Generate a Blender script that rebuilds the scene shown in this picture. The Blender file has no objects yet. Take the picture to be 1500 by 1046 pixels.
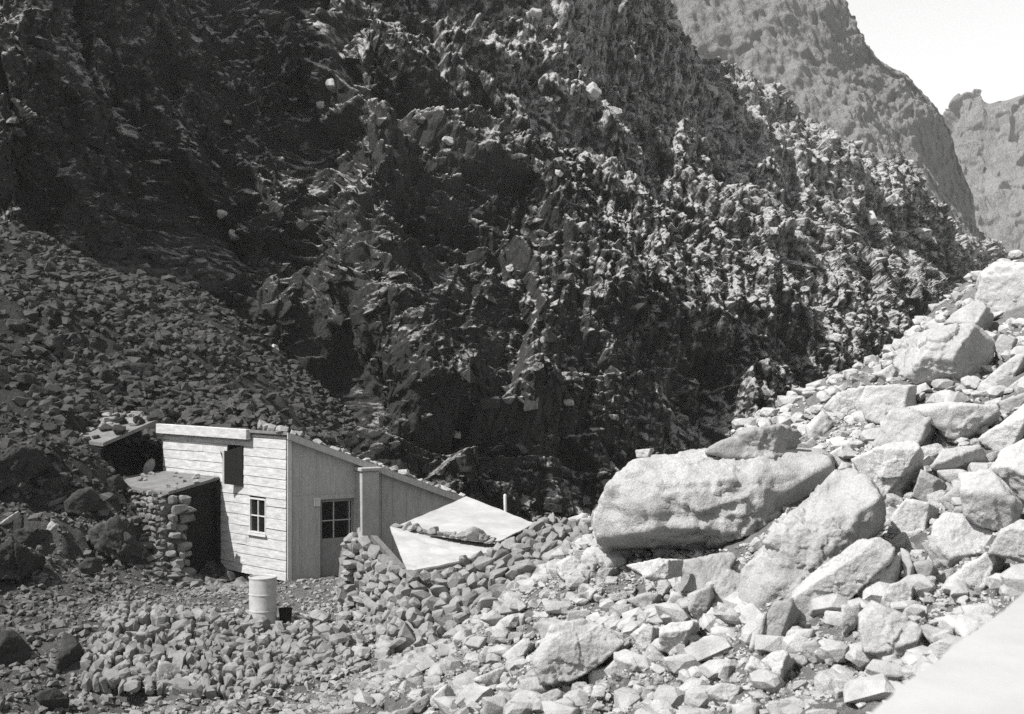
import bpy, bmesh, math, random
import numpy as np
from mathutils import Vector, Matrix

random.seed(11)
rng = np.random.default_rng(11)
S = bpy.context.scene
COL = S.collection
F_PX, CU, CV = 2000.0, 750.0, 523.0
EYE = np.array([0.0, 0.0, 5.26])


def unp(u, v, d):
    return np.array([d * (u - CU) / F_PX, d, EYE[2] - d * (v - CV) / F_PX])


def proj(P):
    P = np.asarray(P)
    return np.stack([CU + F_PX * P[:, 0] / P[:, 1], CV - F_PX * (P[:, 2] - EYE[2]) / P[:, 1]], 1)


# ------------------------------------------------------------------ noise
U32 = np.uint32


def _h(i, j, k, s):
    with np.errstate(over='ignore'):
        n = i * U32(374761393) + j * U32(668265263) + k * U32(1274126177) + U32((s * 2654435761) & 0xffffffff)
        n = (n ^ (n >> U32(13))) * U32(1274126177)
        n = (n ^ (n >> U32(15))) * U32(2246822519)
        n = n ^ (n >> U32(16))
    return n.astype(np.float64) / 4294967296.0


def vnoise(p, s=0):
    f = np.floor(p)
    t = p - f
    i = f.astype(np.int64).astype(U32)
    t = t * t * t * (t * (t * 6 - 15) + 10)
    r = 0
    for a in (0, 1):
        wa = t[:, 0] if a else 1 - t[:, 0]
        for b in (0, 1):
            wb = t[:, 1] if b else 1 - t[:, 1]
            for c in (0, 1):
                wc = t[:, 2] if c else 1 - t[:, 2]
                r = r + wa * wb * wc * _h(i[:, 0] + U32(a), i[:, 1] + U32(b), i[:, 2] + U32(c), s)
    return r * 2 - 1


def fbm(p, octs=5, s=0, gain=0.5, lac=2.03):
    r, a = 0, 1.0
    q = np.array(p, float)
    for o in range(octs):
        r = r + a * vnoise(q + 17.3 * o, s + o)
        q = q * lac
        a *= gain
    return r


def ridged(p, octs=4, s=0):
    r, a = 0, 1.0
    q = np.array(p, float)
    for o in range(octs):
        r = r + a * (1 - np.abs(vnoise(q + 9.1 * o, s + o)) * 2)
        q = q * 2.07
        a *= 0.5
    return r


def facet(p, s=0, tilt=0.9, step=0.6):
    """Angular broken blocks: the nearest cell's own tilted plane and height."""
    f = np.floor(p - 0.5)
    i = f.astype(np.int64)
    best = np.full(len(p), 1e9)
    out = np.zeros(len(p))
    for a in (0, 1):
        for b in (0, 1):
            for c in (0, 1):
                I = (i[:, 0] + a).astype(U32)
                J = (i[:, 1] + b).astype(U32)
                K = (i[:, 2] + c).astype(U32)
                dx = p[:, 0] - (f[:, 0] + a + .12 + .76 * _h(I, J, K, s))
                dy = p[:, 1] - (f[:, 1] + b + .12 + .76 * _h(I, J, K, s + 1))
                dz = p[:, 2] - (f[:, 2] + c + .12 + .76 * _h(I, J, K, s + 2))
                d = dx * dx + dy * dy + dz * dz
                m = d < best
                best[m] = d[m]
                g = [(_h(I[m], J[m], K[m], s + 3 + q) * 2 - 1) * tilt for q in range(3)]
                out[m] = g[0] * dx[m] + g[1] * dy[m] + g[2] * dz[m] + step * (_h(I[m], J[m], K[m], s + 7) * 2 - 1)
    return out


# ------------------------------------------------------------------ mesh helpers
def mesh_np(name, V, F, smooth=True):
    me = bpy.data.meshes.new(name)
    V = np.asarray(V, np.float32)
    F = np.asarray(F, np.int32)
    k = F.shape[1]
    me.vertices.add(len(V))
    me.vertices.foreach_set('co', V.ravel())
    me.loops.add(F.size)
    me.loops.foreach_set('vertex_index', F.ravel())
    me.polygons.add(len(F))
    me.polygons.foreach_set('loop_start', np.arange(0, F.size, k, dtype=np.int32))
    me.polygons.foreach_set('loop_total', np.full(len(F), k, np.int32))
    me.polygons.foreach_set('use_smooth', np.full(len(F), smooth, bool))
    me.update(calc_edges=True)
    me.validate()
    return me


def setp(o, label=None, cat=None, group=None, kind=None):
    if label:
        o['label'] = label
    if cat:
        o['category'] = cat
    if group:
        o['group'] = group
    if kind:
        o['kind'] = kind
    return o


def link(name, me, mat=None, parent=None, loc=None):
    o = bpy.data.objects.new(name, me)
    COL.objects.link(o)
    if mat:
        me.materials.clear()
        me.materials.append(mat)
    if loc is not None:
        o.location = loc
    if parent:
        o.parent = parent
    return o


def empty(name, loc, label, cat, group=None):
    o = bpy.data.objects.new(name, None)
    COL.objects.link(o)
    o.location = loc
    o.empty_display_size = 0.2
    return setp(o, label, cat, group)


class MB:
    """collects boxes / prisms given in world coordinates"""

    def __init__(s):
        s.v, s.f = [], []

    def hexa(s, c):     # 8 corners: bottom ring 4, top ring 4
        b = len(s.v)
        s.v += [tuple(map(float, p)) for p in c]
        s.f += [tuple(b + i for i in q) for q in ((3, 2, 1, 0), (4, 5, 6, 7), (0, 1, 5, 4), (1, 2, 6, 5), (2, 3, 7, 6), (3, 0, 4, 7))]

    def box(s, o, x, y, z):  # origin corner and three edge vectors
        o, x, y, z = map(np.array, (o, x, y, z))
        s.hexa([o, o + x, o + x + y, o + y, o + z, o + x + z, o + x + y + z, o + y + z])

    def build(s, name, mat, parent=None, bevel=0.0, base=None):
        base = np.array(base if base is not None else (parent.location if parent else (0, 0, 0)))
        me = bpy.data.meshes.new(name)
        me.from_pydata([tuple(np.array(p) - base) for p in s.v], [], s.f)
        bm = bmesh.new()
        bm.from_mesh(me)
        bmesh.ops.recalc_face_normals(bm, faces=bm.faces)
        if bevel:
            bmesh.ops.bevel(bm, geom=list(bm.edges), offset=bevel, segments=1, affect='EDGES')
        bm.to_mesh(me)
        bm.free()
        o = link(name, me, mat, parent)
        if not parent:
            o.location = base
        return o


# ------------------------------------------------------------------ materials
def new_mat(name):
    m = bpy.data.materials.new(name)
    m.use_nodes = True
    nt = m.node_tree
    b = nt.nodes['Principled BSDF']
    b.inputs['Roughness'].default_value = 0.92
    b.inputs['Specular IOR Level'].default_value = 0.12
    return m, nt, b


def N(nt, t, **kw):
    n = nt.nodes.new(t)
    for k, v in kw.items():
        if k in n.inputs:
            n.inputs[k].default_value = v
        else:
            setattr(n, k, v)
    return n


def grey(v):
    return (v, v, v, 1)


def ramp(nt, fac, stops):
    r = nt.nodes.new('ShaderNodeValToRGB')
    e = r.color_ramp.elements
    while len(e) < len(stops):
        e.new(0.5)
    for el, (p, c) in zip(e, stops):
        el.position = p
        el.color = grey(c)
    nt.links.new(fac, r.inputs[0])
    return r.outputs[0]


def mul(nt, a, b):
    m = nt.nodes.new('ShaderNodeMix')
    m.data_type = 'RGBA'
    m.blend_type = 'MULTIPLY'
    m.inputs[0].default_value = 1
    nt.links.new(a, m.inputs[6])
    nt.links.new(b, m.inputs[7])
    return m.outputs[2]


def rock_mat(name, lo, hi, scale=1.5, fine=45.0, bump=0.03, rand=0.25, patch=None, coord='Object'):
    m, nt, b = new_mat(name)
    tc = N(nt, 'ShaderNodeTexCoord')
    co = tc.outputs[coord] if coord != 'Position' else N(nt, 'ShaderNodeNewGeometry').outputs['Position']
    n1 = N(nt, 'ShaderNodeTexNoise', Scale=scale, Detail=8.0, Roughness=0.65)
    nt.links.new(co, n1.inputs['Vector'])
    col = ramp(nt, n1.outputs['Fac'], [(0.3, lo), (0.7, hi)])
    n2 = N(nt, 'ShaderNodeTexNoise', Scale=fine, Detail=4.0, Roughness=0.7)
    nt.links.new(co, n2.inputs['Vector'])
    col = mul(nt, col, ramp(nt, n2.outputs['Fac'], [(0.3, 0.72), (0.62, 1.0)]))
    if patch:
        n3 = N(nt, 'ShaderNodeTexNoise', Scale=patch[0], Detail=6.0, Roughness=0.72)
        nt.links.new(co, n3.inputs['Vector'])
        mx = nt.nodes.new('ShaderNodeMix')
        mx.data_type = 'RGBA'
        nt.links.new(ramp(nt, n3.outputs['Fac'], [(patch[1], 0.0), (patch[1] + 0.06, 1.0)]), mx.inputs[0])
        nt.links.new(col, mx.inputs[6])
        mx.inputs[7].default_value = grey(patch[2])
        col = mx.outputs[2]
    if rand:
        oi = N(nt, 'ShaderNodeObjectInfo')
        col = mul(nt, col, ramp(nt, oi.outputs['Random'], [(0.0, 1 - rand), (1.0, 1.0)]))
    nt.links.new(col, b.inputs['Base Color'])
    nb = N(nt, 'ShaderNodeTexNoise', Scale=fine * 0.35, Detail=7.0, Roughness=0.7)
    nt.links.new(co, nb.inputs['Vector'])
    bp = N(nt, 'ShaderNodeBump', Strength=0.9, Distance=bump)
    vo = N(nt, 'ShaderNodeTexVoronoi', Scale=fine * 0.16)          # flaked, broken surface
    nt.links.new(co, vo.inputs['Vector'])
    sc = N(nt, 'ShaderNodeSeparateColor')
    nt.links.new(vo.outputs['Color'], sc.inputs[0])
    df = N(nt, 'ShaderNodeMath', operation='SUBTRACT')
    nt.links.new(sc.outputs[0], df.inputs[0])
    nt.links.new(vo.outputs['Distance'], df.inputs[1])
    ma = N(nt, 'ShaderNodeMath', operation='MULTIPLY_ADD')
    ma.inputs[1].default_value = 0.35
    nt.links.new(df.outputs[0], ma.inputs[0])
    nt.links.new(nb.outputs['Fac'], ma.inputs[2])
    nt.links.new(ma.outputs[0], bp.inputs['Height'])
    nt.links.new(bp.outputs['Normal'], b.inputs['Normal'])
    return m


def zone_mat(name, lo, hi, scale, fine, bump):
    """ground and rubble: darker on the left of the valley, pale fallen rock on the right"""
    m, nt, b = new_mat(name)
    pos = N(nt, 'ShaderNodeNewGeometry').outputs['Position']
    sep = N(nt, 'ShaderNodeSeparateXYZ')
    nt.links.new(pos, sep.inputs[0])
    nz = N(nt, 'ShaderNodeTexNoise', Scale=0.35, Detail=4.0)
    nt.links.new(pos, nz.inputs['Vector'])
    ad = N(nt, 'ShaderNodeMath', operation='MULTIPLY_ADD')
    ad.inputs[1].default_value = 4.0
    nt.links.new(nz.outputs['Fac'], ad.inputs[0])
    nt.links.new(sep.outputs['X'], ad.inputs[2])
    # talus behind the house (large Y) is darker too
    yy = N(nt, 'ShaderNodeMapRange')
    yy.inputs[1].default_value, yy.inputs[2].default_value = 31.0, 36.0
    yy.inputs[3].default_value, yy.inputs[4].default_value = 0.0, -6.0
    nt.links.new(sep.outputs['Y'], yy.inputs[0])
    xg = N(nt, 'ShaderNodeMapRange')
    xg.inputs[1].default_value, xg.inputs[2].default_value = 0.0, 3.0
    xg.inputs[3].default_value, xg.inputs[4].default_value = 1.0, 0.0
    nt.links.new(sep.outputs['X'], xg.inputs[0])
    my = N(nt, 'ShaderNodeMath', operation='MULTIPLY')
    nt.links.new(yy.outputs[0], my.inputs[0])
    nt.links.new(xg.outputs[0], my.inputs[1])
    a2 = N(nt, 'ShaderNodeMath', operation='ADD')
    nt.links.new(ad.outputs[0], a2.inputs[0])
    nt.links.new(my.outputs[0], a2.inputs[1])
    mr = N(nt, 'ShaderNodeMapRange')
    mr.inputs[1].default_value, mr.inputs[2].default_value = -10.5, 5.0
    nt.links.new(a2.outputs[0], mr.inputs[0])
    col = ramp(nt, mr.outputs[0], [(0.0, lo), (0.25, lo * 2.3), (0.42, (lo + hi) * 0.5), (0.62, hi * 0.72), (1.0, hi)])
    n2 = N(nt, 'ShaderNodeTexNoise', Scale=scale, Detail=8.0, Roughness=0.7)
    nt.links.new(pos, n2.inputs['Vector'])
    col = mul(nt, col, ramp(nt, n2.outputs['Fac'], [(0.3, 0.55), (0.65, 1.0)]))
    nt.links.new(col, b.inputs['Base Color'])
    nb = N(nt, 'ShaderNodeTexNoise', Scale=fine, Detail=7.0, Roughness=0.75)
    nt.links.new(pos, nb.inputs['Vector'])
    bp = N(nt, 'ShaderNodeBump', Strength=1.0, Distance=bump)
    nt.links.new(nb.outputs['Fac'], bp.inputs['Height'])
    nt.links.new(bp.outputs['Normal'], b.inputs['Normal'])
    return m


def flat_mat(name, v, var=0.15, scale=8.0, stretch=(1, 1, 1), bump=0.006, rough=0.85):
    m, nt, b = new_mat(name)
    b.inputs['Roughness'].default_value = rough
    tc = N(nt, 'ShaderNodeTexCoord')
    mp = N(nt, 'ShaderNodeMapping')
    mp.inputs['Scale'].default_value = stretch
    nt.links.new(tc.outputs['Object'], mp.inputs['Vector'])
    n1 = N(nt, 'ShaderNodeTexNoise', Scale=scale, Detail=8.0, Roughness=0.7)
    nt.links.new(mp.outputs[0], n1.inputs['Vector'])
    nt.links.new(ramp(nt, n1.outputs['Fac'], [(0.25, v * (1 - var * 2)), (0.7, v)]), b.inputs['Base Color'])
    bp = N(nt, 'ShaderNodeBump', Strength=0.8, Distance=bump)
    n2 = N(nt, 'ShaderNodeTexNoise', Scale=scale * 5, Detail=6.0, Roughness=0.7)
    nt.links.new(mp.outputs[0], n2.inputs['Vector'])
    nt.links.new(n2.outputs['Fac'], bp.inputs['Height'])
    nt.links.new(bp.outputs['Normal'], b.inputs['Normal'])
    return m


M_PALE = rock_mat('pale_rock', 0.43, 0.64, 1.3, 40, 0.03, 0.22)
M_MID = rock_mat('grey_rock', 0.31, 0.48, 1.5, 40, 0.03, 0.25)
M_BIG = rock_mat('boulder_rock', 0.3, 0.56, 1.0, 30, 0.05, 0.0)
M_DARK = rock_mat('basalt_rock', 0.035, 0.1, 1.6, 35, 0.04, 0.3, patch=(1.1, 0.58, 0.17))
M_WALLST = rock_mat('wall_stone', 0.14, 0.3, 2.0, 40, 0.02, 0.0, coord='Position')
M_WALLGR = rock_mat('wall_stone_grey', 0.17, 0.33, 2.0, 40, 0.02, 0.0, coord='Position')
M_WALLDK = rock_mat('wall_stone_dark', 0.1, 0.32, 1.6, 40, 0.02, 0.0, coord='Position')
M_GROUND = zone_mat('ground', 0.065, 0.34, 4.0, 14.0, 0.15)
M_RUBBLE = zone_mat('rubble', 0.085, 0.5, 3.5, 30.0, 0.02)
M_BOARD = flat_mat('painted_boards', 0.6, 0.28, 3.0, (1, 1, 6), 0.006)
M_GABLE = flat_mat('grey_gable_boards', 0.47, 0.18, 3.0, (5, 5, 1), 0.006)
M_TRIM = flat_mat('weathered_trim', 0.6, 0.15, 6.0)
M_PILAST = flat_mat('pilaster_plaster', 0.4, 0.15, 5.0)
M_DOOR = flat_mat('door_boards', 0.28, 0.2, 5.0, (4, 4, 1))
M_BLACK = flat_mat('shade_black_boards', 0.02, 0.2, 5.0)  # near-black, with the shade of interiors and openings put into the colour
M_ROOF = flat_mat('roof_felt', 0.22, 0.25, 4.0)
M_SHEET = flat_mat('pale_roof_sheet', 0.47, 0.2, 1.5, (1, 1, 1), 0.004)
M_EDGE = flat_mat('roof_edge_timber', 0.16, 0.25, 6.0)
M_DRUM = flat_mat('drum_paint', 0.5, 0.2, 5.0, (1, 1, 1), 0.003, 0.6)
M_PAIL = flat_mat('dark_pail', 0.02, 0.2)
M_SACK = flat_mat('sackcloth', 0.35, 0.2, 12.0)
M_CONC = flat_mat('parapet_concrete', 0.43, 0.12, 1.6, (1, 1, 1), 0.006)
M_POST = flat_mat('white_post', 0.6, 0.1)
m, nt, b = new_mat('window_glass')
b.inputs['Base Color'].default_value = grey(0.012)
b.inputs['Roughness'].default_value = 0.12
b.inputs['Specular IOR Level'].default_value = 0.3
M_GLASS = m


def cliff_mat(name, lo, hi, scale, bump, pale=0.3, thr=0.62, fine=4.0, ledge=0.0):
    """dark rock with pale weathered patches; sunlight is put into the colour of ledges that face up"""
    m, nt, b = new_mat(name)
    geo = N(nt, 'ShaderNodeNewGeometry')
    pos = geo.outputs['Position']
    n1 = N(nt, 'ShaderNodeTexNoise', Scale=scale, Detail=10.0, Roughness=0.7)
    nt.links.new(pos, n1.inputs['Vector'])
    col = ramp(nt, n1.outputs['Fac'], [(0.32, lo), (0.68, hi)])
    n2 = N(nt, 'ShaderNodeTexNoise', Scale=fine, Detail=8.0, Roughness=0.75)
    nt.links.new(pos, n2.inputs['Vector'])
    fac = n2.outputs['Fac']
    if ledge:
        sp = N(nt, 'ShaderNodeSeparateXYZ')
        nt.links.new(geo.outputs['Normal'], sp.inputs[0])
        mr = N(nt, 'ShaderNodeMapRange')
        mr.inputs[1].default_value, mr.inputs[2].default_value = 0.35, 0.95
        mr.inputs[3].default_value, mr.inputs[4].default_value = -0.06, ledge  # up-facing ledges coloured paler, as the sun would light them
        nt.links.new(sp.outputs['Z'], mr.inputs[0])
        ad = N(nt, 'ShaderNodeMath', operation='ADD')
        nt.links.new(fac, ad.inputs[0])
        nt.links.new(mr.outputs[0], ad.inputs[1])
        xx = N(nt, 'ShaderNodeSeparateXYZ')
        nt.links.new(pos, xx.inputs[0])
        wx = N(nt, 'ShaderNodeMapRange')          # sunlit tone painted in: paler towards the right and higher up
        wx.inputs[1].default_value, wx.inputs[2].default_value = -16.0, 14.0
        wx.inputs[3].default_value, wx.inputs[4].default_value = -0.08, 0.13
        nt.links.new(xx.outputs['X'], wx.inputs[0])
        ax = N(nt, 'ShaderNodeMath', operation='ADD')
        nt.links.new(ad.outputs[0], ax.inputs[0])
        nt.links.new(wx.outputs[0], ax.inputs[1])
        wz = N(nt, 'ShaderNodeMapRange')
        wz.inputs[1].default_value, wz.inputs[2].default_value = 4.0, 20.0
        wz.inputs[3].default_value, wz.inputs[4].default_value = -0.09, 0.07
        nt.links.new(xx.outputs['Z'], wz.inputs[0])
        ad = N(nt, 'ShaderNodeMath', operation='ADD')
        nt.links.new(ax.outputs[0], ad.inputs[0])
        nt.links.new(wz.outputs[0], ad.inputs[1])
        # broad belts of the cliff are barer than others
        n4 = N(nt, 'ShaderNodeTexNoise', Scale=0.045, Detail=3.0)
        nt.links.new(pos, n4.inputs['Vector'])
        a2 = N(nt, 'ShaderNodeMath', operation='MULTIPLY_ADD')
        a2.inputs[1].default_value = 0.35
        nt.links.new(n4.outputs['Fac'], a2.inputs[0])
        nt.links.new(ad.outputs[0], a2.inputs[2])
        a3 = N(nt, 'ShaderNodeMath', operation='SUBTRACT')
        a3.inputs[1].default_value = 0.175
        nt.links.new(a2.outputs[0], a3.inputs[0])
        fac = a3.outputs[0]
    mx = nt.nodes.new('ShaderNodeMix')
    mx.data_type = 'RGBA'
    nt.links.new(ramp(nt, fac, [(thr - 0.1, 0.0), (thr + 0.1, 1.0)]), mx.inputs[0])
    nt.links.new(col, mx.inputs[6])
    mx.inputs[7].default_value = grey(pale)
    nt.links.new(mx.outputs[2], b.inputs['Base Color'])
    nb = N(nt, 'ShaderNodeTexNoise', Scale=fine * 1.3, Detail=8.0, Roughness=0.75)
    nt.links.new(pos, nb.inputs['Vector'])
    h = nb.outputs['Fac']
    for k, (vs, vw) in enumerate(((0.8, .9), (2.1, .45), (5.0, .22))):     # joints: broken, flat-faced pieces
        vo = N(nt, 'ShaderNodeTexVoronoi', Scale=fine * vs)
        vo.feature = 'F1'
        nz = N(nt, 'ShaderNodeMapping')
        nz.inputs['Rotation'].default_value = (.3, .25, .4 * k)
        nz.inputs['Scale'].default_value = (1, 1, .55)
        nt.links.new(pos, nz.inputs['Vector'])
        nt.links.new(nz.outputs[0], vo.inputs['Vector'])
        # the piece's own level (its random colour) and a slope away from its centre
        ad2 = N(nt, 'ShaderNodeMath', operation='MULTIPLY_ADD')
        ad2.inputs[1].default_value = vw
        sc = N(nt, 'ShaderNodeSeparateColor')
        nt.links.new(vo.outputs['Color'], sc.inputs[0])
        df = N(nt, 'ShaderNodeMath', operation='SUBTRACT')
        nt.links.new(sc.outputs[0], df.inputs[0])
        nt.links.new(vo.outputs['Distance'], df.inputs[1])
        nt.links.new(df.outputs[0], ad2.inputs[0])
        nt.links.new(h, ad2.inputs[2])
        h = ad2.outputs[0]
    bp = N(nt, 'ShaderNodeBump', Strength=1.0, Distance=bump)
    nt.links.new(h, bp.inputs['Height'])
    nt.links.new(bp.outputs['Normal'], b.inputs['Normal'])
    return m


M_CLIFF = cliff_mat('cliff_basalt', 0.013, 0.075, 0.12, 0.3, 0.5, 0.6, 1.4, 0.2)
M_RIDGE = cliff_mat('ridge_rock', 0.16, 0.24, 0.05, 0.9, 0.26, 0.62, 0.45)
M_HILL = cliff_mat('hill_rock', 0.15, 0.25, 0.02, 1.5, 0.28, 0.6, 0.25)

# ------------------------------------------------------------------ sun, sky, camera
SUN_EL, SUN_H = math.radians(51), np.array([-0.87, -0.49])
SUN_H = SUN_H / np.linalg.norm(SUN_H)
sd = Vector((SUN_H[0] * math.cos(SUN_EL), SUN_H[1] * math.cos(SUN_EL), math.sin(SUN_EL)))
sl = bpy.data.lights.new('sun', 'SUN')
sl.energy = 3.5
sl.angle = math.radians(0.5)
sl.color = (1.0, 0.985, 0.96)
so = bpy.data.objects.new('sun', sl)
COL.objects.link(so)
so.rotation_euler = sd.to_track_quat('Z', 'Y').to_euler()
so.location = sd * 60
w = bpy.data.worlds.new('World')
S.world = w
w.use_nodes = True
wn = w.node_tree
bg = wn.nodes['Background']
sky = wn.nodes.new('ShaderNodeTexSky')
sky.sky_type = 'NISHITA'
sky.sun_disc = False
sky.sun_elevation = SUN_EL
sky.sun_rotation = math.atan2(sd.x, sd.y)
sky.dust_density = 1.0
bw = wn.nodes.new('ShaderNodeSeparateColor')      # blue-sensitive black-and-white film
wn.links.new(sky.outputs[0], bw.inputs[0])
tcw = wn.nodes.new('ShaderNodeTexCoord')             # white haze low over the horizon
sw = wn.nodes.new('ShaderNodeSeparateXYZ')
wn.links.new(tcw.outputs['Generated'], sw.inputs[0])
hz = wn.nodes.new('ShaderNodeMapRange')
hz.inputs[1].default_value, hz.inputs[2].default_value = 0.27, 0.50
hz.inputs[3].default_value, hz.inputs[4].default_value = 2.0, 1.0
wn.links.new(sw.outputs['Z'], hz.inputs[0])
hm = wn.nodes.new('ShaderNodeMath')
hm.operation = 'MULTIPLY'
wn.links.new(bw.outputs[2], hm.inputs[0])
wn.links.new(hz.outputs[0], hm.inputs[1])
wn.links.new(hm.outputs[0], bg.inputs[0])
bg.inputs[1].default_value = 0.05
S.view_settings.view_transform = 'Standard'
S.view_settings.look = 'None'
S.view_settings.exposure = 1.05
S.view_settings.gamma = 1.0
S.render.film_transparent = False
S.cycles.diffuse_bounces = 1
S.cycles.use_denoising = False        # keep the grain of the old print

cd = bpy.data.cameras.new('camera')
cam = bpy.data.objects.new('camera', cd)
COL.objects.link(cam)
cam.location = EYE
cam.rotation_euler = (math.radians(90), 0, 0)
cd.sensor_width = 36
cd.lens = 36 * F_PX / 1500
cd.clip_start = 0.1
cd.clip_end = 5000
cd.dof.use_dof = True
cd.dof.focus_distance = 29
cd.dof.aperture_fstop = 2.8
S.camera = cam

# ------------------------------------------------------------------ terrain (thin-plate surface through surveyed points)
def scree(x, y):
    return 3 + .39 * (x - 4.9) + .04 * (y - 14)


CP = []
for x, y in [(0, 14), (2, 12), (4, 12), (4, 18), (2, 18), (1, 22), (4, 24), (7, 20), (7, 28), (10, 26), (10, 33.5), (14, 31),
             (16, 36), (5, 29), (12, 20), (8, 14), (2.5, 24), (18, 24), (12, 10), (24, 34), (25, 15), (6, 9), (6.5, 16), (5, 21)]:
    CP.append((x, y, scree(x, y)))
CP += [(0, 0, 3.66), (-3, 2, 3.2), (4, 3.5, 3.5), (2.6, 4.5, 3.3), (0, 4, 3.2), (0, 8, 1.7), (8, 4, 4.4), (3, 7.5, 2.6), (1.5, 6.5, 2.5), (0, -5, 3.66),
       (5.7, 30, 4.0), (5.5, 36, 2.0), (8.8, 32, 5.2), (9, 38, 3.2), (12, 35, 7.3), (13, 42, 5.0), (20, 42, 9), (10, 50, 0), (22, 58, 3),
       (3.5, 33, 0.6), (2.6, 29, 1.7), (1.9, 21, 1.75),
       (-.93, 18.5, .45), (-2.2, 20.5, -.1), (-2.8, 22.5, -.6), (-5.4, 24, -1.05), (-9, 24, -1.05), (-12, 24.5, -.8), (-5, 16, -.3),
       (-10, 16, 0), (-8, 8, 1.2), (-15, 10, 1.5), (-18, 20, 0.3), (-1, 14, .8), (-4, 12, .5),
       (-3.5, 29, .05), (-5, 28, 0), (-7.5, 28, 0), (-9.3, 28, .05), (-5, 32, 0), (-8, 33, 0), (-4, 31, .05), (-6.5, 30, 0), (-9.4, 30.5, .2),
       (-3.2, 32.6, 0.02), (-8, 26.7, -.02), (-5.5, 26.6, -.02), (-4.2, 26.6, -.05), (-8, 25.4, -1.0), (-5.5, 25.3, -1.0), (-4, 25, -.85), (-3.4, 27.4, -.05),
       (-2.4, 25, -.45), (-1.2, 24.5, .03), (-.64, 25.5, .45), (.66, 26.5, .93), (1.65, 27.5, 1.4), (-1, 30, .1), (0, 32, .3),
       (1.8, 30, 1.5), (1.1, 32, 1.3), (1, 39, -1.8), (-2, 41, -1.6), (3, 45, -2.2), (8, 56, -3), (-5, 39.5, .9), (-2, 36.5, -.1), (-7, 36.5, 1.6), (-3.5, 37.5, .2),
       (-3, 44, -.5), (-1.2, 46, -1.0), (3, 48, -1.5), (-45, 62, 16), (-45, 0, 9), (40, -5, 12), (40, 30, 15), (40, 62, 12), (0, 62, -4), (-20, 62, 9),
       (-45, 30, 13), (-25, -5, 4), (-25, 12, 3)]
for u, v, d in [(0, 330, 45.5), (130, 395, 48), (280, 420, 50.5), (380, 520, 48.5), (440, 600, 45), (0, 450, 40), (150, 500, 41.5), (250, 520, 42.5), (0, 560, 36),
                (150, 598, 38), (300, 606, 40.5), (370, 614, 40.5), (0, 640, 33.5), (100, 680, 33), (170, 700, 33.5), (0, 780, 30.5), (100, 790, 31),
                (190, 800, 31.8), (0, 850, 29), (100, 850, 29.5), (180, 855, 30.8), (0, 930, 26.5), (50, 985, 25.3), (-200, 600, 34), (-200, 400, 45), (-200, 850, 28)]:
    CP.append(tuple(unp(u, v, d)))
CP = np.array(CP, float)


def tps_fit(P, lam=0.02):
    X = P[:, :2]
    n = len(X)
    r2 = ((X[:, None] - X[None]) ** 2).sum(-1)
    K = 0.5 * r2 * np.log(r2 + 1e-9) + lam * np.eye(n) * 10
    A = np.zeros((n + 3, n + 3))
    A[:n, :n] = K
    A[:n, n] = 1
    A[:n, n + 1:] = X
    A[n:, :n] = A[:n, n:].T
    return np.linalg.solve(A, np.concatenate([P[:, 2], np.zeros(3)]))


TW = tps_fit(CP)


def tps(xy):
    out = np.empty(len(xy))
    for a in range(0, len(xy), 20000):
        q = xy[a:a + 20000]
        r2 = ((q[:, None] - CP[None, :, :2]) ** 2).sum(-1)
        out[a:a + 20000] = 0.5 * r2 * np.log(r2 + 1e-9) @ TW[:-3] + TW[-3] + q @ TW[-2:]
    return out


GX0, GX1, GY0, GY1, GS = -46.0, 41.0, -5.0, 63.0, 0.125
gx = np.arange(GX0, GX1, GS)
gy = np.arange(GY0, GY1, GS)
XX, YY = np.meshgrid(gx, gy)
xy = np.stack([XX.ravel(), YY.ravel()], 1)
Z0 = tps(xy)


def rough(x, y):
    r = np.full(len(x), 1.0)
    # the terrace in front of the house and the verge near the camera are trodden flat
    t = np.exp(-(((x + 5.5) / 4.2) ** 4 + ((y - 29.8) / 2.6) ** 4))
    r -= 0.9 * t
    r -= 0.8 * np.exp(-((x / 5) ** 4 + ((y - 1) / 6) ** 4))
    left = 1 / (1 + np.exp((x + 8.6) * 2))
    back = 1 / (1 + np.exp(-(y - 29) * 1.2))
    return r * (1 + .35 * left * back), left * back


RR, LB = rough(xy[:, 0], xy[:, 1])
p3 = np.stack([xy[:, 0], xy[:, 1], Z0], 1)
disp = 0.10 * fbm(p3 * 0.8, 5, 3) + 0.13 * facet(p3 * 1.1, 21, 0.5, 0.6) + 0.07 * facet(p3 * 2.6, 31, 0.6, 0.6) + 0.03 * fbm(p3 * 5, 3, 9)
pl = p3 * np.array([0.5, 0.9, 1.6])
outc = np.exp(-((xy[:, 0] + 11.2) / 2.6) ** 4 - ((xy[:, 1] - 32.0) / 2.3) ** 4)
disp2 = disp * RR - .55 * np.exp(-((xy[:, 0] - 2.6) / 1.7) ** 2 - ((xy[:, 1] - 19.2) / 1.0) ** 2) + outc * (0.45 * facet(pl * 1.3, 51, 0.5, 0.8) + 0.15 * facet(p3 * 2.0, 61, .6, .6))
ZT = (Z0 + disp2).reshape(XX.shape)
# the hillside is dug out under the lean-to
lx, ly = XX + 9.75, YY - 35.2
la, lb = (lx * -.58 + ly * -.81), (lx * -.81 + ly * .58)
dug = (np.abs(la) < 1.35) & (lb > -1.7) & (lb < 1.35)
ZT = np.where(dug, np.minimum(ZT, 1.92), ZT)
ny, nx = XX.shape
idx = np.arange(nx * ny).reshape(ny, nx)
Fg = np.stack([idx[:-1, :-1], idx[:-1, 1:], idx[1:, 1:], idx[1:, :-1]], -1).reshape(-1, 4)
Vg = np.stack([XX.ravel(), YY.ravel(), ZT.ravel()], 1)
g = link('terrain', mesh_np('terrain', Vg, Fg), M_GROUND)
setp(g, kind='structure')
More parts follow.
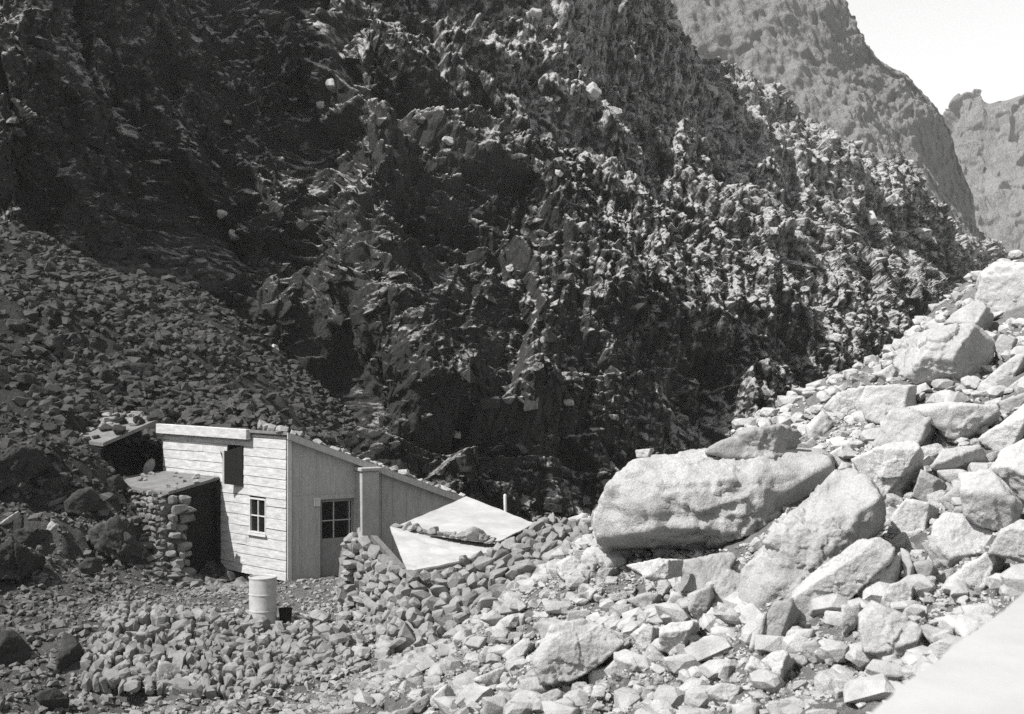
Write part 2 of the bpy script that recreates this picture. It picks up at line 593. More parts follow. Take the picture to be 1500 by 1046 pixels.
# the one sheet that carries on to the horizon, below the valley
mb = MB()
a = 3000.0
mb.v = [(-a, -a, -9), (a, -a, -9), (a, a, -9), (-a, a, -9)]
mb.f = [(0, 1, 2, 3)]
setp(mb.build('ground', M_GROUND), kind='structure')


def ground_z(x, y):
    fx = np.clip((np.asarray(x) - GX0) / GS, 0, nx - 1.001)
    fy = np.clip((np.asarray(y) - GY0) / GS, 0, ny - 1.001)
    i, j = fx.astype(int), fy.astype(int)
    tx, ty = fx - i, fy - j
    return (ZT[j, i] * (1 - tx) * (1 - ty) + ZT[j, i + 1] * tx * (1 - ty) + ZT[j + 1, i] * (1 - tx) * ty + ZT[j + 1, i + 1] * tx * ty)


_D = np.arange(7.0, 60.0, 0.04)


def hit(u, v):
    """where the line of sight through a photo pixel meets the terrain: (depth, point)"""
    x = _D * (u - CU) / F_PX
    z = EYE[2] - _D * (v - CV) / F_PX
    m = ground_z(x, _D) >= z
    k = int(np.argmax(m)) if m.any() else -1
    if k < 0:
        return None
    return _D[k], np.array([x[k], _D[k], z[k]])


# ------------------------------------------------------------------ rocks
ICO = {}
for sdv in range(1, 7):
    bm = bmesh.new()
    bmesh.ops.create_icosphere(bm, subdivisions=sdv, radius=1.0)
    bm.verts.ensure_lookup_table()
    V = np.array([v.co[:] for v in bm.verts])
    V /= np.linalg.norm(V, axis=1)[:, None]
    ICO[sdv] = (V, np.array([[v.index for v in f.verts] for f in bm.faces]))
    bm.free()


def poly_rock(nrm, h, sub, p=16.0):
    D, F = ICO[sub]
    dots = np.maximum(D @ nrm.T, 0) / h[None]
    r = (dots ** p).sum(1) ** (-1 / p)
    return D * r[:, None], F


def hull_rock(s, n=15, bev=.05):
    """a broken stone: the hull of a few points, its edges just worn"""
    r = np.random.default_rng(s)
    q = r.uniform(-1, 1, (n, 3))
    q /= (np.abs(q) ** 4).sum(1)[:, None] ** .25
    q *= r.uniform(.75, 1, (n, 1))
    bm = bmesh.new()
    for c in q:
        bm.verts.new(c)
    res = bmesh.ops.convex_hull(bm, input=bm.verts)
    bmesh.ops.delete(bm, geom=[v for v in bm.verts if not v.link_faces], context='VERTS')
    if bev:
        bmesh.ops.bevel(bm, geom=list(bm.edges), offset=bev, segments=1, affect='EDGES', clamp_overlap=True)
    bmesh.ops.triangulate(bm, faces=bm.faces)
    bm.verts.index_update()
    V = np.array([v.co[:] for v in bm.verts])
    F = np.array([[v.index for v in f.verts] for f in bm.faces])
    bm.free()
    return V - V.mean(0), F


def roughen(V, size, s, amp=1.0, off=0.0, strata=0.0):
    c = V.mean(0)
    d = V - c
    d = d / (np.linalg.norm(d, axis=1)[:, None] + 1e-9)
    q = V / size + s * 3.7 + off
    k = size * amp * (0.016 * fbm(q * 2.2, 5, s) + 0.034 * facet(q * 2.6, s + 5, 0.7, 0.55) + 0.055 * facet(q * 1.3, s + 25, .8, .5) + 0.022 * facet(q * 6, s + 15, .7, .6) + .009 * facet(q * 14, s + 35, .7, .6)
                       + strata * (.03 * facet(q * np.array([1.2, 1.2, 7]), s + 45, .5, .7) + .03 * facet(q * np.array([2.2, 2.2, 4]), s + 55, .6, .7)))
    return V + d * k[:, None]


def random_rock(s, sub, flat=(1, 1, 1), p=40.0, n=9):
    r = np.random.default_rng(s)
    nr = r.normal(size=(n, 3))
    nr = np.concatenate([nr, np.eye(3), -np.eye(3)])
    nr /= np.linalg.norm(nr, axis=1)[:, None]
    h = r.uniform(0.6, 1.05, len(nr))
    V, F = poly_rock(nr, h, sub, p)
    return V * np.array(flat), F


def hull(pts):
    pts = sorted(map(tuple, pts))

    def half(ps):
        o = []
        for q in ps:
            while len(o) > 1 and (o[-1][0] - o[-2][0]) * (q[1] - o[-2][1]) - (o[-1][1] - o[-2][1]) * (q[0] - o[-2][0]) <= 0:
                o.pop()
            o.append(q)
        return o
    a, b = half(pts), half(pts[::-1])
    return np.array(a[:-1] + b[:-1])


HERO_POLYS = []
ROCK_GROUP = 'rocks of the rockfall'


def hero(name, cat, label, poly, mat, depth=None, back=0.35, thick=0.5, facets=(), sub=5, seed=None, grow=1.02, amp=1.0, strata=0.0, p=90.0, group=None):
    """A rock whose outline is a traced polygon: half-spaces for its sides, random chamfers, and named facets."""
    global _seed
    _seed = globals().get('_seed', 100) + 1
    s = seed or _seed
    r = np.random.default_rng(s)
    P2 = hull(poly)
    c2 = P2.mean(0)
    a = P2
    area = 0.5 * abs(np.dot(a[:, 0], np.roll(a[:, 1], 1)) - np.dot(a[:, 1], np.roll(a[:, 0], 1)))
    if depth is None:
        low = P2[np.argmax(P2[:, 1])]
        h_ = hit(low[0], low[1])
        h2 = hit(c2[0], c2[1])
        dg = h_[0] if h_ else (h2[0] if h2 else 30.0)
        depth = dg + back * math.sqrt(area) * dg / F_PX
    size = math.sqrt(area) * depth / F_PX
    HERO_POLYS.append(P2)
    P2 = c2 + (P2 - c2) * grow
    c3 = unp(c2[0], c2[1], depth)
    view = (EYE - c3) / np.linalg.norm(EYE - c3)
    t = thick * size
    nr, hh = [], []
    for i in range(len(P2)):
        A, B = unp(*P2[i], depth), unp(*P2[(i + 1) % len(P2)], depth)
        n = np.cross(A - EYE, B - EYE)
        n /= np.linalg.norm(n)
        e = np.dot(A - c3, n)
        if e < 0:
            n, e = -n, -e
        if e < 1e-4:
            continue
        nr.append(n)
        hh.append(e)
        for sgn in (1, -1):
            if r.random() < .5:
                continue
            ang = math.radians(r.uniform(28, 62))
            m_ = n * math.cos(ang) + sgn * view * math.sin(ang)
            nr.append(m_)
            hh.append((e * math.cos(ang) + t * math.sin(ang)) * r.uniform(0.78, 1.08))
    for sgn in (1, -1):
        n = sgn * view + r.normal(size=3) * 0.28
        nr.append(n / np.linalg.norm(n))
        hh.append(t * r.uniform(0.85, 1.0))
    if not facets:          # most blocks have a broken face towards the right
        n = np.array([.75, -.58, -.28]) + r.normal(size=3) * .16
        nr.append(n / np.linalg.norm(n))
        hh.append(size * .4 * r.uniform(.72, 1.05))
    for (fu, fv, fn, fd) in facets:      # a face through this pixel, fd metres in front of the centre, with this outward normal
        q = unp(fu, fv, depth - fd) - c3
        n = np.array(fn, float)
        n /= np.linalg.norm(n)
        nr.append(n)
        hh.append(max(np.dot(q, n), 0.05 * size))
    V, F = poly_rock(np.array(nr), np.array(hh), sub, p)
    V = roughen(V, size, s, amp, 0.0, strata)
    V = V + c3
    base = np.array([c3[0], c3[1], V[:, 2].min()])
    o = link(name, mesh_np(name, V - base, F), mat, loc=base)
    return setp(o, label, cat, group or ROCK_GROUP)


def reg(x0, y0, k, pts):
    return [(x0 + x / k, y0 + y / k) for x, y in pts]


R5 = lambda *p: reg(850, 600, 3.4875, p)
R6 = lambda *p: reg(1150, 370, 2.7514, p)
R7 = lambda *p: reg(800, 800, 3.75, p)
R8 = lambda *p: reg(1100, 650, 2.6425, p)
R3 = lambda *p: reg(0, 780, 3.0, p)
R4 = lambda *p: reg(450, 740, 3.3333, p)
R9 = lambda *p: reg(0, 560, 3.4875, p)

# ------------------------------------------------------------------ boulders traced one by one
B = 'boulder'
K = 'rock'
hero('overhanging_boulder', B, 'huge grey boulder with rough pitted face overhanging the rubble, small flat stone on top',
     R5((75, 560), (150, 490), (165, 390), (195, 325), (285, 262), (520, 240), (780, 215), (1100, 205), (1240, 240), (1290, 310), (1200, 430), (1050, 590), (940, 710), (760, 765), (270, 780), (115, 735)),
     M_BIG, back=0.05, thick=0.55, sub=6, amp=1.1, strata=.7, seed=7, grow=.985,
     facets=[(1000, 784, (-.02, -.36, -.93), .9), (930, 735, (-.5, -.8, .25), 1.0), (1050, 740, (0.1, -.93, .3), 1.05), (1190, 700, (.5, -.8, .15), 0.75), (1000, 690, (.02, -.55, .83), .75)])
hero('layered_boulder', B, 'dark layered slab of rock lying behind the top of the huge overhanging boulder',
     R5((630, 225), (720, 160), (860, 113), (1010, 88), (1130, 130), (1170, 190), (1240, 240), (1100, 260), (780, 260)), M_MID, depth=21.6, thick=0.4, amp=1.2, strata=1.5)
hero('perched_stone', K, 'small flat pale stone perched on top of the huge overhanging boulder', R5((285, 207), (385, 198), (402, 238), (290, 248)), M_PALE, depth=19.6, sub=4, thick=.45)
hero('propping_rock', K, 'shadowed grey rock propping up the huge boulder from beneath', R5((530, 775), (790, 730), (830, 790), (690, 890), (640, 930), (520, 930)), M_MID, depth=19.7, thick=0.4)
hero('wedged_block', K, 'pale block wedged under the left part of the huge overhanging boulder', R7((440, 105), (620, 72), (752, 75), (742, 165), (690, 175), (580, 190), (540, 150)), M_PALE, depth=19.2)
hero('round_rock', K, 'pale rounded rock left of the huge boulder with a dark right side', R7((65, 95), (130, 55), (225, 105), (252, 140), (165, 197), (100, 190), (60, 150)), M_PALE,
     facets=[(861, 840, (.8, -.5, -.1), .15)])
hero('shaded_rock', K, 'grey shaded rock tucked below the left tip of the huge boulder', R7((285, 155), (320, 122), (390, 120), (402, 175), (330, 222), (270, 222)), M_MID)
hero('leaning_slab', B, 'long grey slab leaning up the slope right of the huge overhanging boulder',
     [(1092, 833), (1123, 795), (1176, 743), (1225, 690), (1250, 684), (1278, 718), (1290, 752), (1285, 775), (1251, 795), (1202, 850), (1168, 872), (1149, 890), (1111, 900), (1088, 890)],
     M_MID, back=0.4, thick=0.35, sub=6, amp=1.5, facets=[(1190, 790, (-.25, -.62, .74), .45), (1240, 790, (.35, -.93, -.1), .35)])
hero('crest_block', B, 'big angular block at the upper end of the leaning slab, right side dark',
     R6((265, 835), (420, 768), (530, 763), (550, 810), (540, 905), (480, 985), (400, 1022), (365, 975), (310, 880)), M_PALE, thick=.45, sub=6,
     facets=[(1318, 700, (.62, -.6, -.5), .28), (1280, 665, (-.35, -.6, .72), .5)])
hero('log_shaped_boulder', B, 'long pale rounded boulder lying below the leaning slab, dark along its underside',
     R8((160, 600), (172, 565), (280, 478), (410, 383), (490, 368), (552, 412), (540, 450), (465, 525), (400, 590), (330, 615), (215, 712), (180, 692)), M_PALE, thick=.4, sub=6,
     facets=[(1215, 900, (.45, -.55, -.7), .35)])
hero('angular_rock', K, 'pale angular rock resting against the right end of the log shaped boulder', R8((405, 575), (428, 520), (580, 415), (592, 480), (560, 545), (490, 612), (430, 632)), M_PALE)
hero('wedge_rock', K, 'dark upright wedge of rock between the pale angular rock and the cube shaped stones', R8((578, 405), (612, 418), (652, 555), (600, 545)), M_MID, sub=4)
hero('blocky_rock', K, 'pale blocky rock with a shaded right face below the dark upright wedge', R8((515, 600), (540, 545), (590, 530), (642, 560), (642, 620), (600, 655), (550, 662), (510, 625)), M_PALE,
     facets=[(1335, 880, (.9, -.4, -.1), .1)])
hero('square_boulder', B, 'large square pale boulder above the concrete parapet, a dark gap along its lower edge', R8((708, 300), (760, 268), (870, 290), (967, 350), (942, 392), (870, 462), (740, 498), (690, 432)), M_PALE, thick=.4,
     facets=[(1400, 790, (-.2, -.75, .6), .35)])
hero('cube_stone', K, 'cube shaped stone with pale left face and dark right face right of the leaning slab', R8((543, 290), (600, 213), (680, 228), (730, 250), (702, 342), (640, 338), (555, 362)), M_PALE, amp=.7,
     facets=[(1355, 755, (.75, -.62, -.1), .28), (1325, 755, (-.35, -.85, .35), .3)])
hero('tilted_cube_stone', K, 'grey tilted cube shaped stone standing just above the two-toned cube stone', R8((623, 205), (660, 103), (752, 150), (752, 190), (710, 237)), M_MID, amp=.7)
hero('small_cube_stone', K, 'small dark faced stone between the tilted cube and the large pale boulder', R8((728, 215), (790, 165), (832, 190), (826, 250), (770, 267)), M_MID, sub=4)
hero('flat_faced_boulder', B, 'large pale flat faced boulder near the right edge with a shaded right flank', R8((808, 120), (930, 108), (1000, 190), (1060, 260), (1060, 300), (960, 337), (870, 300), (830, 262), (810, 190)), M_PALE,
     facets=[(1490, 735, (.85, -.5, -.1), .2), (1440, 720, (-.15, -.85, .45), .45)])
hero('flat_stone', K, 'thin flat pale stone lying over the gap behind the log shaped boulder', R8((528, 385), (600, 343), (680, 333), (702, 372), (650, 407), (560, 412)), M_PALE, sub=4)
hero('pentagonal_stone', K, 'grey five sided stone under the left edge of the large square boulder', R8((622, 458), (690, 450), (732, 500), (727, 540), (680, 552), (640, 500)), M_MID, sub=4)
hero('standing_slab', B, 'rounded grey slab standing on end in front of the log shaped boulder', R8((25, 802), (60, 680), (90, 620), (160, 600), (172, 670), (208, 712), (100, 785)), M_MID, thick=.3)
hero('thin_slab', K, 'thin pale slab standing edge-on beside the rounded grey slab', R8((-10, 800), (25, 653), (62, 660), (42, 740), (12, 808)), M_PALE, sub=4, thick=.4)
hero('corner_boulder', B, 'big grey boulder with a flat front at the foot of the slope beside the parapet', R8((415, 660), (470, 608), (540, 650), (640, 690), (665, 725), (640, 800), (540, 840), (435, 805)), M_PALE, thick=.45,
     facets=[(1300, 930, (-.1, -.8, .6), .4)])
hero('spike_stone', K, 'pale spike of stone pointing down left of the big grey boulder by the parapet', R8((352, 628), (422, 618), (422, 690), (362, 752), (348, 700)), M_PALE, sub=4)
hero('shelf_rock', B, 'pale shelf of rock directly above the concrete parapet', R8((765, 520), (900, 430), (1012, 430), (1012, 505), (880, 575), (790, 595), (735, 565)), M_PALE)
hero('edge_boulder', B, 'pale boulder cut by the right edge of the picture above the shelf of rock', R8((960, 345), (1040, 300), (1140, 310), (1140, 470), (920, 425)), M_PALE)
hero('small_rock', K, 'small pointed grey rock in the shadow below the log shaped boulder', R8((200, 772), (250, 762), (292, 810), (290, 832), (240, 857), (205, 822)), M_MID, sub=4)
hero('lumpy_rock', K, 'lumpy pale rock in front of the standing slabs', R7((1160, 640), (1240, 590), (1310, 575), (1377, 640), (1342, 742), (1260, 715)), M_PALE)
hero('slanting_slab', K, 'flat pale slab slanting down from the lumpy rock', R7((1095, 680), (1130, 605), (1200, 640), (1335, 750), (1240, 795), (1150, 742)), M_PALE, thick=.3)
hero('low_slab', K, 'low triangular pale slab on the ground at the bottom of the slope', R7((865, 780), (960, 757), (1100, 770), (1142, 810), (1100, 850), (980, 880), (915, 845)), M_PALE, thick=.35)
hero('sunken_boulder', B, 'wide smooth grey boulder half sunk in the rubble at the bottom centre', [(777, 962), (808, 913), (855, 902), (905, 922), (920, 938), (880, 960), (862, 988), (835, 1004), (790, 1004)], M_PALE, sub=6, thick=.5, amp=1.0, grow=.93, back=.15,
     facets=[(850, 950, (.1, -.85, .5), .4)])
hero('loaf_rock', K, 'pale loaf shaped rock touching the right side of the wide smooth boulder', R7((275, 600), (300, 540), (400, 488), (480, 540), (492, 572), (430, 612), (290, 655)), M_PALE)
hero('knobbly_rock', K, 'knobbly pale rock with a dark hollow under it right of the loaf shaped rock', R7((468, 490), (540, 428), (620, 450), (645, 540), (600, 560), (510, 565)), M_PALE)
hero('broad_block', K, 'broad pale block with square top overhanging a dark gap at the bottom centre', R7((618, 445), (700, 420), (830, 408), (842, 440), (802, 575), (690, 602), (620, 572)), M_PALE, thick=.45)
hero('pointed_stone', K, 'pale pointed stone rising behind the broad square topped block', R7((635, 405), (690, 258), (735, 258), (803, 370), (800, 420), (680, 425)), M_PALE)
hero('speckled_stone', K, 'speckled pale stone between the pointed stone and the leaning pair of stones', R7((778, 270), (910, 215), (932, 335), (882, 385), (830, 412), (788, 352)), M_PALE)
hero('humped_stone', K, 'humped grey stone leaning on the lower end of the long slab', R7((918, 300), (930, 200), (1000, 128), (1122, 180), (1100, 240), (1065, 305), (1000, 352), (930, 342)), M_MID)
hero('triangular_stone', K, 'pale triangular stone filling the gap under the humped grey stone', R7((842, 422), (910, 338), (1002, 390), (982, 425), (870, 445)), M_PALE, sub=4)
hero('flat_grey_stone', K, 'flat grey stone in the rubble just below the wedged pale block', R7((438, 292), (560, 258), (640, 268), (667, 310), (632, 355), (500, 345)), M_MID, sub=4)
hero('cornered_stone', K, 'pale cornered stone at the foot of the wide smooth grey boulder', R7((230, 692), (370, 648), (385, 700), (332, 765), (250, 785)), M_PALE, sub=4)
hero('upright_stone', K, 'small upright grey stone right of the wedged pale block', R7((605, 232), (650, 168), (702, 232), (672, 292), (620, 265)), M_MID, sub=4)
hero('broken_stone', K, 'broken pale stone standing in the dark hollow left of the standing slabs', R7((828, 545), (860, 500), (905, 490), (932, 550), (902, 602), (840, 575)), M_PALE, sub=4)
hero('perched_boulder', B, 'large pale boulder perched high on the slope with a shaded underside',
     R6((397, 430), (500, 350), (640, 300), (760, 290), (832, 360), (832, 430), (792, 512), (700, 542), (560, 532), (460, 482)), M_PALE, sub=6, amp=1.1, thick=.5,
     facets=[(1350, 553, (-.1, -.5, -.86), .5), (1425, 530, (.6, -.75, -.2), .5), (1360, 510, (-.25, -.75, .6), .7)])
hero('summit_boulder', B, 'biggest pale boulder on the summit of the rubble slope against the far hill', R6((770, 240), (782, 180), (800, 100), (850, 50), (970, 48), (1150, 70), (1200, 330), (900, 310), (800, 280)), M_PALE, sub=6, thick=.5, depth=31)
hero('shoulder_rock', B, 'pale rock joining the summit boulder to the perched boulder', R6((640, 290), (690, 232), (780, 195), (850, 260), (850, 330), (760, 300)), M_PALE, depth=29)
hero('gap_rock', K, 'grey rounded rock in the gap right of the perched boulder', R6((838, 380), (870, 330), (940, 350), (922, 425), (870, 435)), M_MID, sub=4)
hero('flat_topped_block', B, 'pale flat topped block directly below the perched boulder, its right end in shadow', R6((308, 600), (330, 540), (545, 533), (530, 612), (450, 640), (390, 692), (330, 672)), M_PALE,
     facets=[(1342, 575, (.95, -.2, -.1), .1)])
hero('low_block', K, 'low pale block with a dark underside left of the flat topped block', R6((158, 622), (230, 558), (322, 543), (312, 645), (190, 657)), M_PALE, facets=[(1240, 606, (0, -.5, -.85), .25)])
hero('slab_pile_rock', K, 'striped pale rock lying behind the right end of the flat topped block', R6((558, 612), (600, 568), (680, 538), (692, 592), (610, 613)), M_PALE, sub=4)
hero('broad_slope_boulder', B, 'broad pale boulder in mid slope with a dark hollow beneath its right side', R6((500, 622), (640, 608), (850, 615), (862, 662), (772, 765), (660, 745), (600, 690)), M_PALE,
     facets=[(1410, 640, (.4, -.5, -.75), .2)])
hero('rugged_boulder', B, 'rugged pale boulder above the big angular block', R6((355, 785), (430, 638), (540, 620), (622, 700), (612, 800), (530, 790), (420, 790)), M_PALE, amp=1.3)
hero('saddle_rock', K, 'pale rock with a shaded saddle above the two cube shaped stones', R6((585, 865), (640, 798), (780, 778), (835, 850), (700, 942), (620, 902)), M_PALE, facets=[(1400, 675, (.1, -.8, -.55), .15)])
hero('steep_boulder', B, 'steep pale boulder at the right edge above the large flat faced boulder', R6((782, 750), (960, 618), (1040, 600), (1040, 780), (872, 835), (828, 792)), M_PALE)
hero('rim_boulder', B, 'pale boulder at the right edge with a dark cleft down its left side', R6((838, 872), (880, 800), (1000, 740), (1060, 800), (1060, 1010), (960, 1000), (880, 912)), M_PALE)
hero('ramp_boulder', B, 'pale ramp shaped boulder near the right edge below the grey rounded gap rock', R6((778, 532), (930, 420), (1010, 400), (1010, 470), (880, 545), (800, 562)), M_PALE)
hero('edge_block', K, 'small pale block at the right edge under the ramp shaped boulder', R6((895, 545), (963, 498), (1020, 500), (1020, 560), (920, 565)), M_PALE, sub=4)
hero('grey_edge_stone', K, 'grey stone at the right edge above the steep pale boulder', R6((858, 602), (963, 568), (1000, 580), (980, 625), (880, 655)), M_MID, sub=4)
hero('tucked_rock', K, 'small pale rock tucked under the left tip of the perched boulder', R6((368, 492), (430, 450), (462, 490), (420, 532)), M_PALE, sub=4)
hero('hollow_rock', K, 'pitted pale rock left of the rugged boulder', R6((78, 700), (150, 638), (202, 700), (182, 752), (100, 762)), M_PALE, sub=4, amp=1.4)
hero('egg_rock', K, 'egg shaped pale rock at the right end of the dark layered slab', R6((178, 812), (230, 778), (252, 830), (212, 872)), M_PALE, sub=4)
hero('button_rock', K, 'small round white rock sitting on the dark layered slab', R6((78, 772), (110, 743), (142, 790), (110, 812)), M_PALE, sub=4)
# left and centre of the valley floor
hero('black_triangular_rock', K, 'black triangular rock with pale left rim at the left end of the stone bank', R3((243, 622), (282, 438), (330, 458), (392, 560), (382, 612), (300, 628)), M_DARK, thick=.35, facets=[(100, 950, (.75, -.6, -.25), .1)])
hero('black_rock', K, 'squat black rock at the left edge of the picture beside the stone bank', R3((-40, 590), (8, 438), (62, 430), (130, 500), (142, 582), (60, 592)), M_DARK, thick=.4)
hero('half_buried_rock', K, 'half buried rock with dark hollow at the bottom left corner', R3((150, 720), (180, 700), (240, 682), (302, 730), (302, 772), (190, 778)), M_DARK, thick=.5)
hero('wide_bank_slab', K, 'wide upright slab at the foot of the tumbled stone bank', R3((688, 662), (702, 568), (792, 590), (802, 682), (740, 702)), M_MID, thick=.25)
hero('fan_shaped_slab', K, 'fan shaped upright slab right of the wide slab at the foot of the stone bank', R3((800, 642), (912, 588), (902, 712), (830, 716)), M_MID, thick=.25)
hero('disc_stone', K, 'disc shaped stone touching the black triangular rock', R3((395, 602), (388, 540), (440, 528), (448, 590)), M_MID, thick=.3, sub=4)
hero('bottom_rock', K, 'pale pointed rock in the rubble at the bottom edge', R4((588, 962), (680, 868), (732, 940), (702, 972), (620, 1002)), M_PALE, sub=4)
hero('bottom_slab', K, 'pale slab tilted on edge left of the pale pointed bottom rock', R4((460, 1010), (590, 918), (602, 950), (560, 1020)), M_MID, sub=4, thick=.3)
hero('long_rubble_stone', K, 'long pale stone with a dark underside left of the wide smooth grey boulder', R4((952, 735), (1050, 658), (1132, 680), (1085, 725), (980, 765)), M_PALE, sub=4)
hero('corner_rubble_rock', K, 'grey cornered rock on bare ground at the bottom centre', R4((1128, 932), (1220, 898), (1292, 940), (1252, 985), (1160, 975)), M_MID, sub=4)
hero('pale_rubble_rock', K, 'broad pale rock in the middle of the central rubble', R4((805, 850), (960, 788), (985, 830), (900, 892)), M_PALE, sub=4)
hero('drum_foot_stone', K, 'flat stone laid on the bank edge under the left side of the drum', R3((1058, 398), (1150, 398), (1152, 440), (1080, 442)), M_MID, sub=4, depth=26.5)
hero('second_foot_stone', K, 'flat stone laid on the bank edge under the dark pail', R3((1178, 405), (1270, 400), (1262, 440), (1190, 447)), M_MID, sub=4, depth=26.5)
# basalt ledges on the left
LG = 'dark rocks of the left hillside'
hero('pointed_basalt', K, 'dark pointed rock on the left hillside just below the lean-to', R9((330, 612), (400, 560), (465, 543), (502, 600), (520, 650), (420, 682), (340, 662)), M_DARK, group=LG, amp=1.4)
hero('long_basalt', K, 'long dark rock with a pale end on the left hillside', R9((188, 540), (250, 498), (340, 488), (352, 570), (260, 582)), M_DARK, group=LG, amp=1.4)
hero('flat_basalt', K, 'flat pale topped stone on the dark ledges at the left edge', R9((-5, 722), (90, 658), (112, 690), (20, 732)), M_MID, group=LG, sub=4)
hero('pale_ledge_stone', K, 'pale rounded stone sitting on the dark ledges left of the stone wall', R9((228, 760), (260, 708), (302, 730), (292, 782)), M_MID, group=LG, sub=4)
hero('lean_to_rock', K, 'round grey rock at the lower left corner of the dark lean-to opening', R9((535, 540), (545, 490), (610, 468), (662, 540), (600, 560)), M_DARK, group=LG, sub=4)
hero('basalt_ledge', B, 'broad black ledge of rock against the left end of the stone wall', R9((470, 770), (600, 690), (680, 790), (735, 900), (700, 955), (600, 915), (480, 850)), M_DARK, group=LG, sub=6, amp=2.0)
hero('square_basalt', K, 'square black rock in the middle of the dark ledges', R9((78, 762), (150, 738), (245, 760), (232, 852), (100, 855)), M_DARK, group=LG, amp=1.5)
hero('low_basalt', K, 'low dark rock at the foot of the ledges where the gravel begins', R9((398, 932), (460, 900), (515, 905), (522, 962), (420, 985)), M_DARK, group=LG)
hero('edge_basalt', B, 'large black outcrop at the left edge below the scree', R9((-60, 420), (60, 330), (200, 340), (240, 430), (120, 520), (-60, 560)), M_DARK, group=LG, amp=2.0, sub=6)
hero('bottom_basalt', B, 'large black outcrop low on the left edge above the stone bank', R9((-60, 900), (60, 800), (160, 860), (240, 920), (140, 1000), (-60, 1010)), M_DARK, group=LG, amp=2.0, sub=6)


# ------------------------------------------------------------------ house
HA = np.array([-5.28, 32.0, 0.0])
FD = np.array([-1.025, 1.0, 0]) / math.hypot(1.025, 1)      # along the clapboard wall, away from the corner
FN = np.array([-FD[1], FD[0], 0])                           # its outward side
if FN[1] > 0:
    FN = -FN
GD = np.array([1.0, 0.6, 0]) / math.hypot(1, .6)            # along the gable
GN = np.array([GD[1], -GD[0], 0])
UP = np.array([0, 0, 1.0])
LF, LG_ = 5.36, 4.75
ZT0, ZT1 = 3.40, 1.62
ZB = -0.15


def gz(s):
    return ZT0 + (ZT1 - ZT0) * s / LG_


house = empty('house', tuple(HA), 'pale clapboard house with sloping roof and grey gable under the cliff', 'house')
mbw = MB()          # clapboards, cut round the two openings
WIN = (0.80, 1.47, 1.03, 1.87)
OPN = (1.72, 2.42, 2.12, 3.08)
z = 0.02
r = random.Random(4)
while z < ZT0 - 0.02:
    hgt = min(r.uniform(.2, .27), ZT0 - z)
    cuts = [0.0, r.uniform(1.55, 2.6) if r.random() < .8 else 2.0, r.uniform(3.4, 4.3), LF]
    segs = list(zip(cuts[:-1], cuts[1:]))
    for (s0, s1, z0, z1) in (WIN, OPN):
        new = []
        for a_, b_ in segs:
            if z + hgt * .6 > z0 and z + hgt * .4 < z1 and b_ > s0 and a_ < s1:
                if a_ < s0 - .01:
                    new.append((a_, s0))
                if b_ > s1 + .01:
                    new.append((s1, b_))
            else:
                new.append((a_, b_))
        segs = new
    for a_, b_ in segs:
        t0, t1 = r.uniform(-.012, .012), r.uniform(-.012, .012)
        g_ = r.uniform(.004, .009)
        p0, p1 = HA + FD * (a_ + .003), HA + FD * (b_ - .003)
        ob, ot, q = FN * r.uniform(.024, .032), FN * .016, -FN * .012
        zb0, zb1, zt0, zt1 = z + t0, z + t1, z + hgt - g_ + t0, z + hgt - g_ + t1
        mbw.hexa([p0 + ob + UP * zb0, p1 + ob + UP * zb1, p1 + q + UP * zb1, p0 + q + UP * zb0,
                  p0 + ot + UP * zt0, p1 + ot + UP * zt1, p1 + q + UP * zt1, p0 + q + UP * zt0])
    z += hgt
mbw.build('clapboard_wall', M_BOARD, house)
mbb = MB()          # dark studding and the shell behind the boards


def wall_with_hole(mb, A, D, Nn, L, z0, zf, holes, t, off):
    """wall of thickness t in columns between the holes"""
    xs = sorted({0.0, L, *[h_[0] for h_ in holes], *[h_[1] for h_ in holes]})
    for a_, b_ in zip(xs[:-1], xs[1:]):
        spans = [(z0, None)]
        for h_ in holes:
            if a_ >= h_[0] - 1e-6 and b_ <= h_[1] + 1e-6:
                spans = [(z0, h_[2]), (h_[3], None)] if h_[2] > z0 + .01 else [(h_[3], None)]
        for lo, hi in spans:
            za, zb_ = (zf(a_), zf(b_)) if hi is None else (hi, hi)
            p0, p1 = A + D * a_ + Nn * off, A + D * b_ + Nn * off
            mb.hexa([p0 + UP * lo, p1 + UP * lo, p1 - Nn * t + UP * lo, p0 - Nn * t + UP * lo,
                     p0 + UP * za, p1 + UP * zb_, p1 - Nn * t + UP * zb_, p0 - Nn * t + UP * za])


wall_with_hole(mbb, HA, FD, FN, LF, ZB, lambda s: ZT0 - .02, [WIN, OPN], .1, -.014)
HB, HD = HA + FD * LF, HA + GD * LG_
mbb.box(HB - FD * .12 + UP * ZB, FD * .12, GD * LG_, UP * (1.6 - ZB))
mbb.box(HD - GD * .12 + UP * ZB, GD * .12, FD * LF, UP * (1.55 - ZB))
mbb.build('wall_lining', M_BLACK, house)
DOOR = (0.845, 1.74, ZB, 1.87)
mbg = MB()
wall_with_hole(mbg, HA, GD, GN, LG_, ZB, lambda s: gz(s) - .02, [DOOR], .14, 0.0)
rr_ = random.Random(8)
s_ = .02
while s_ < LG_ - .1:      # vertical board-and-batten joints
    wd = .03
    if not (DOOR[0] - .03 < s_ < DOOR[1] + .0) and not (1.74 < s_ < 2.27):
        p0 = HA + GD * s_ + GN * .001
        mbg.hexa([p0 + UP * ZB, p0 + GD * wd + UP * ZB, p0 + GD * wd + GN * .012 + UP * ZB, p0 + GN * .012 + UP * ZB,
                  p0 + UP * (gz(s_) - .05), p0 + GD * wd + UP * (gz(s_ + wd) - .05), p0 + GD * wd + GN * .012 + UP * (gz(s_ + wd) - .05), p0 + GN * .012 + UP * (gz(s_) - .05)])
    s_ += rr_.uniform(.28, .42)
mbg.box(HA + GD * .03 + GN * .001 + UP * 2.0, GD * 1.7, GN * .009, UP * .035)
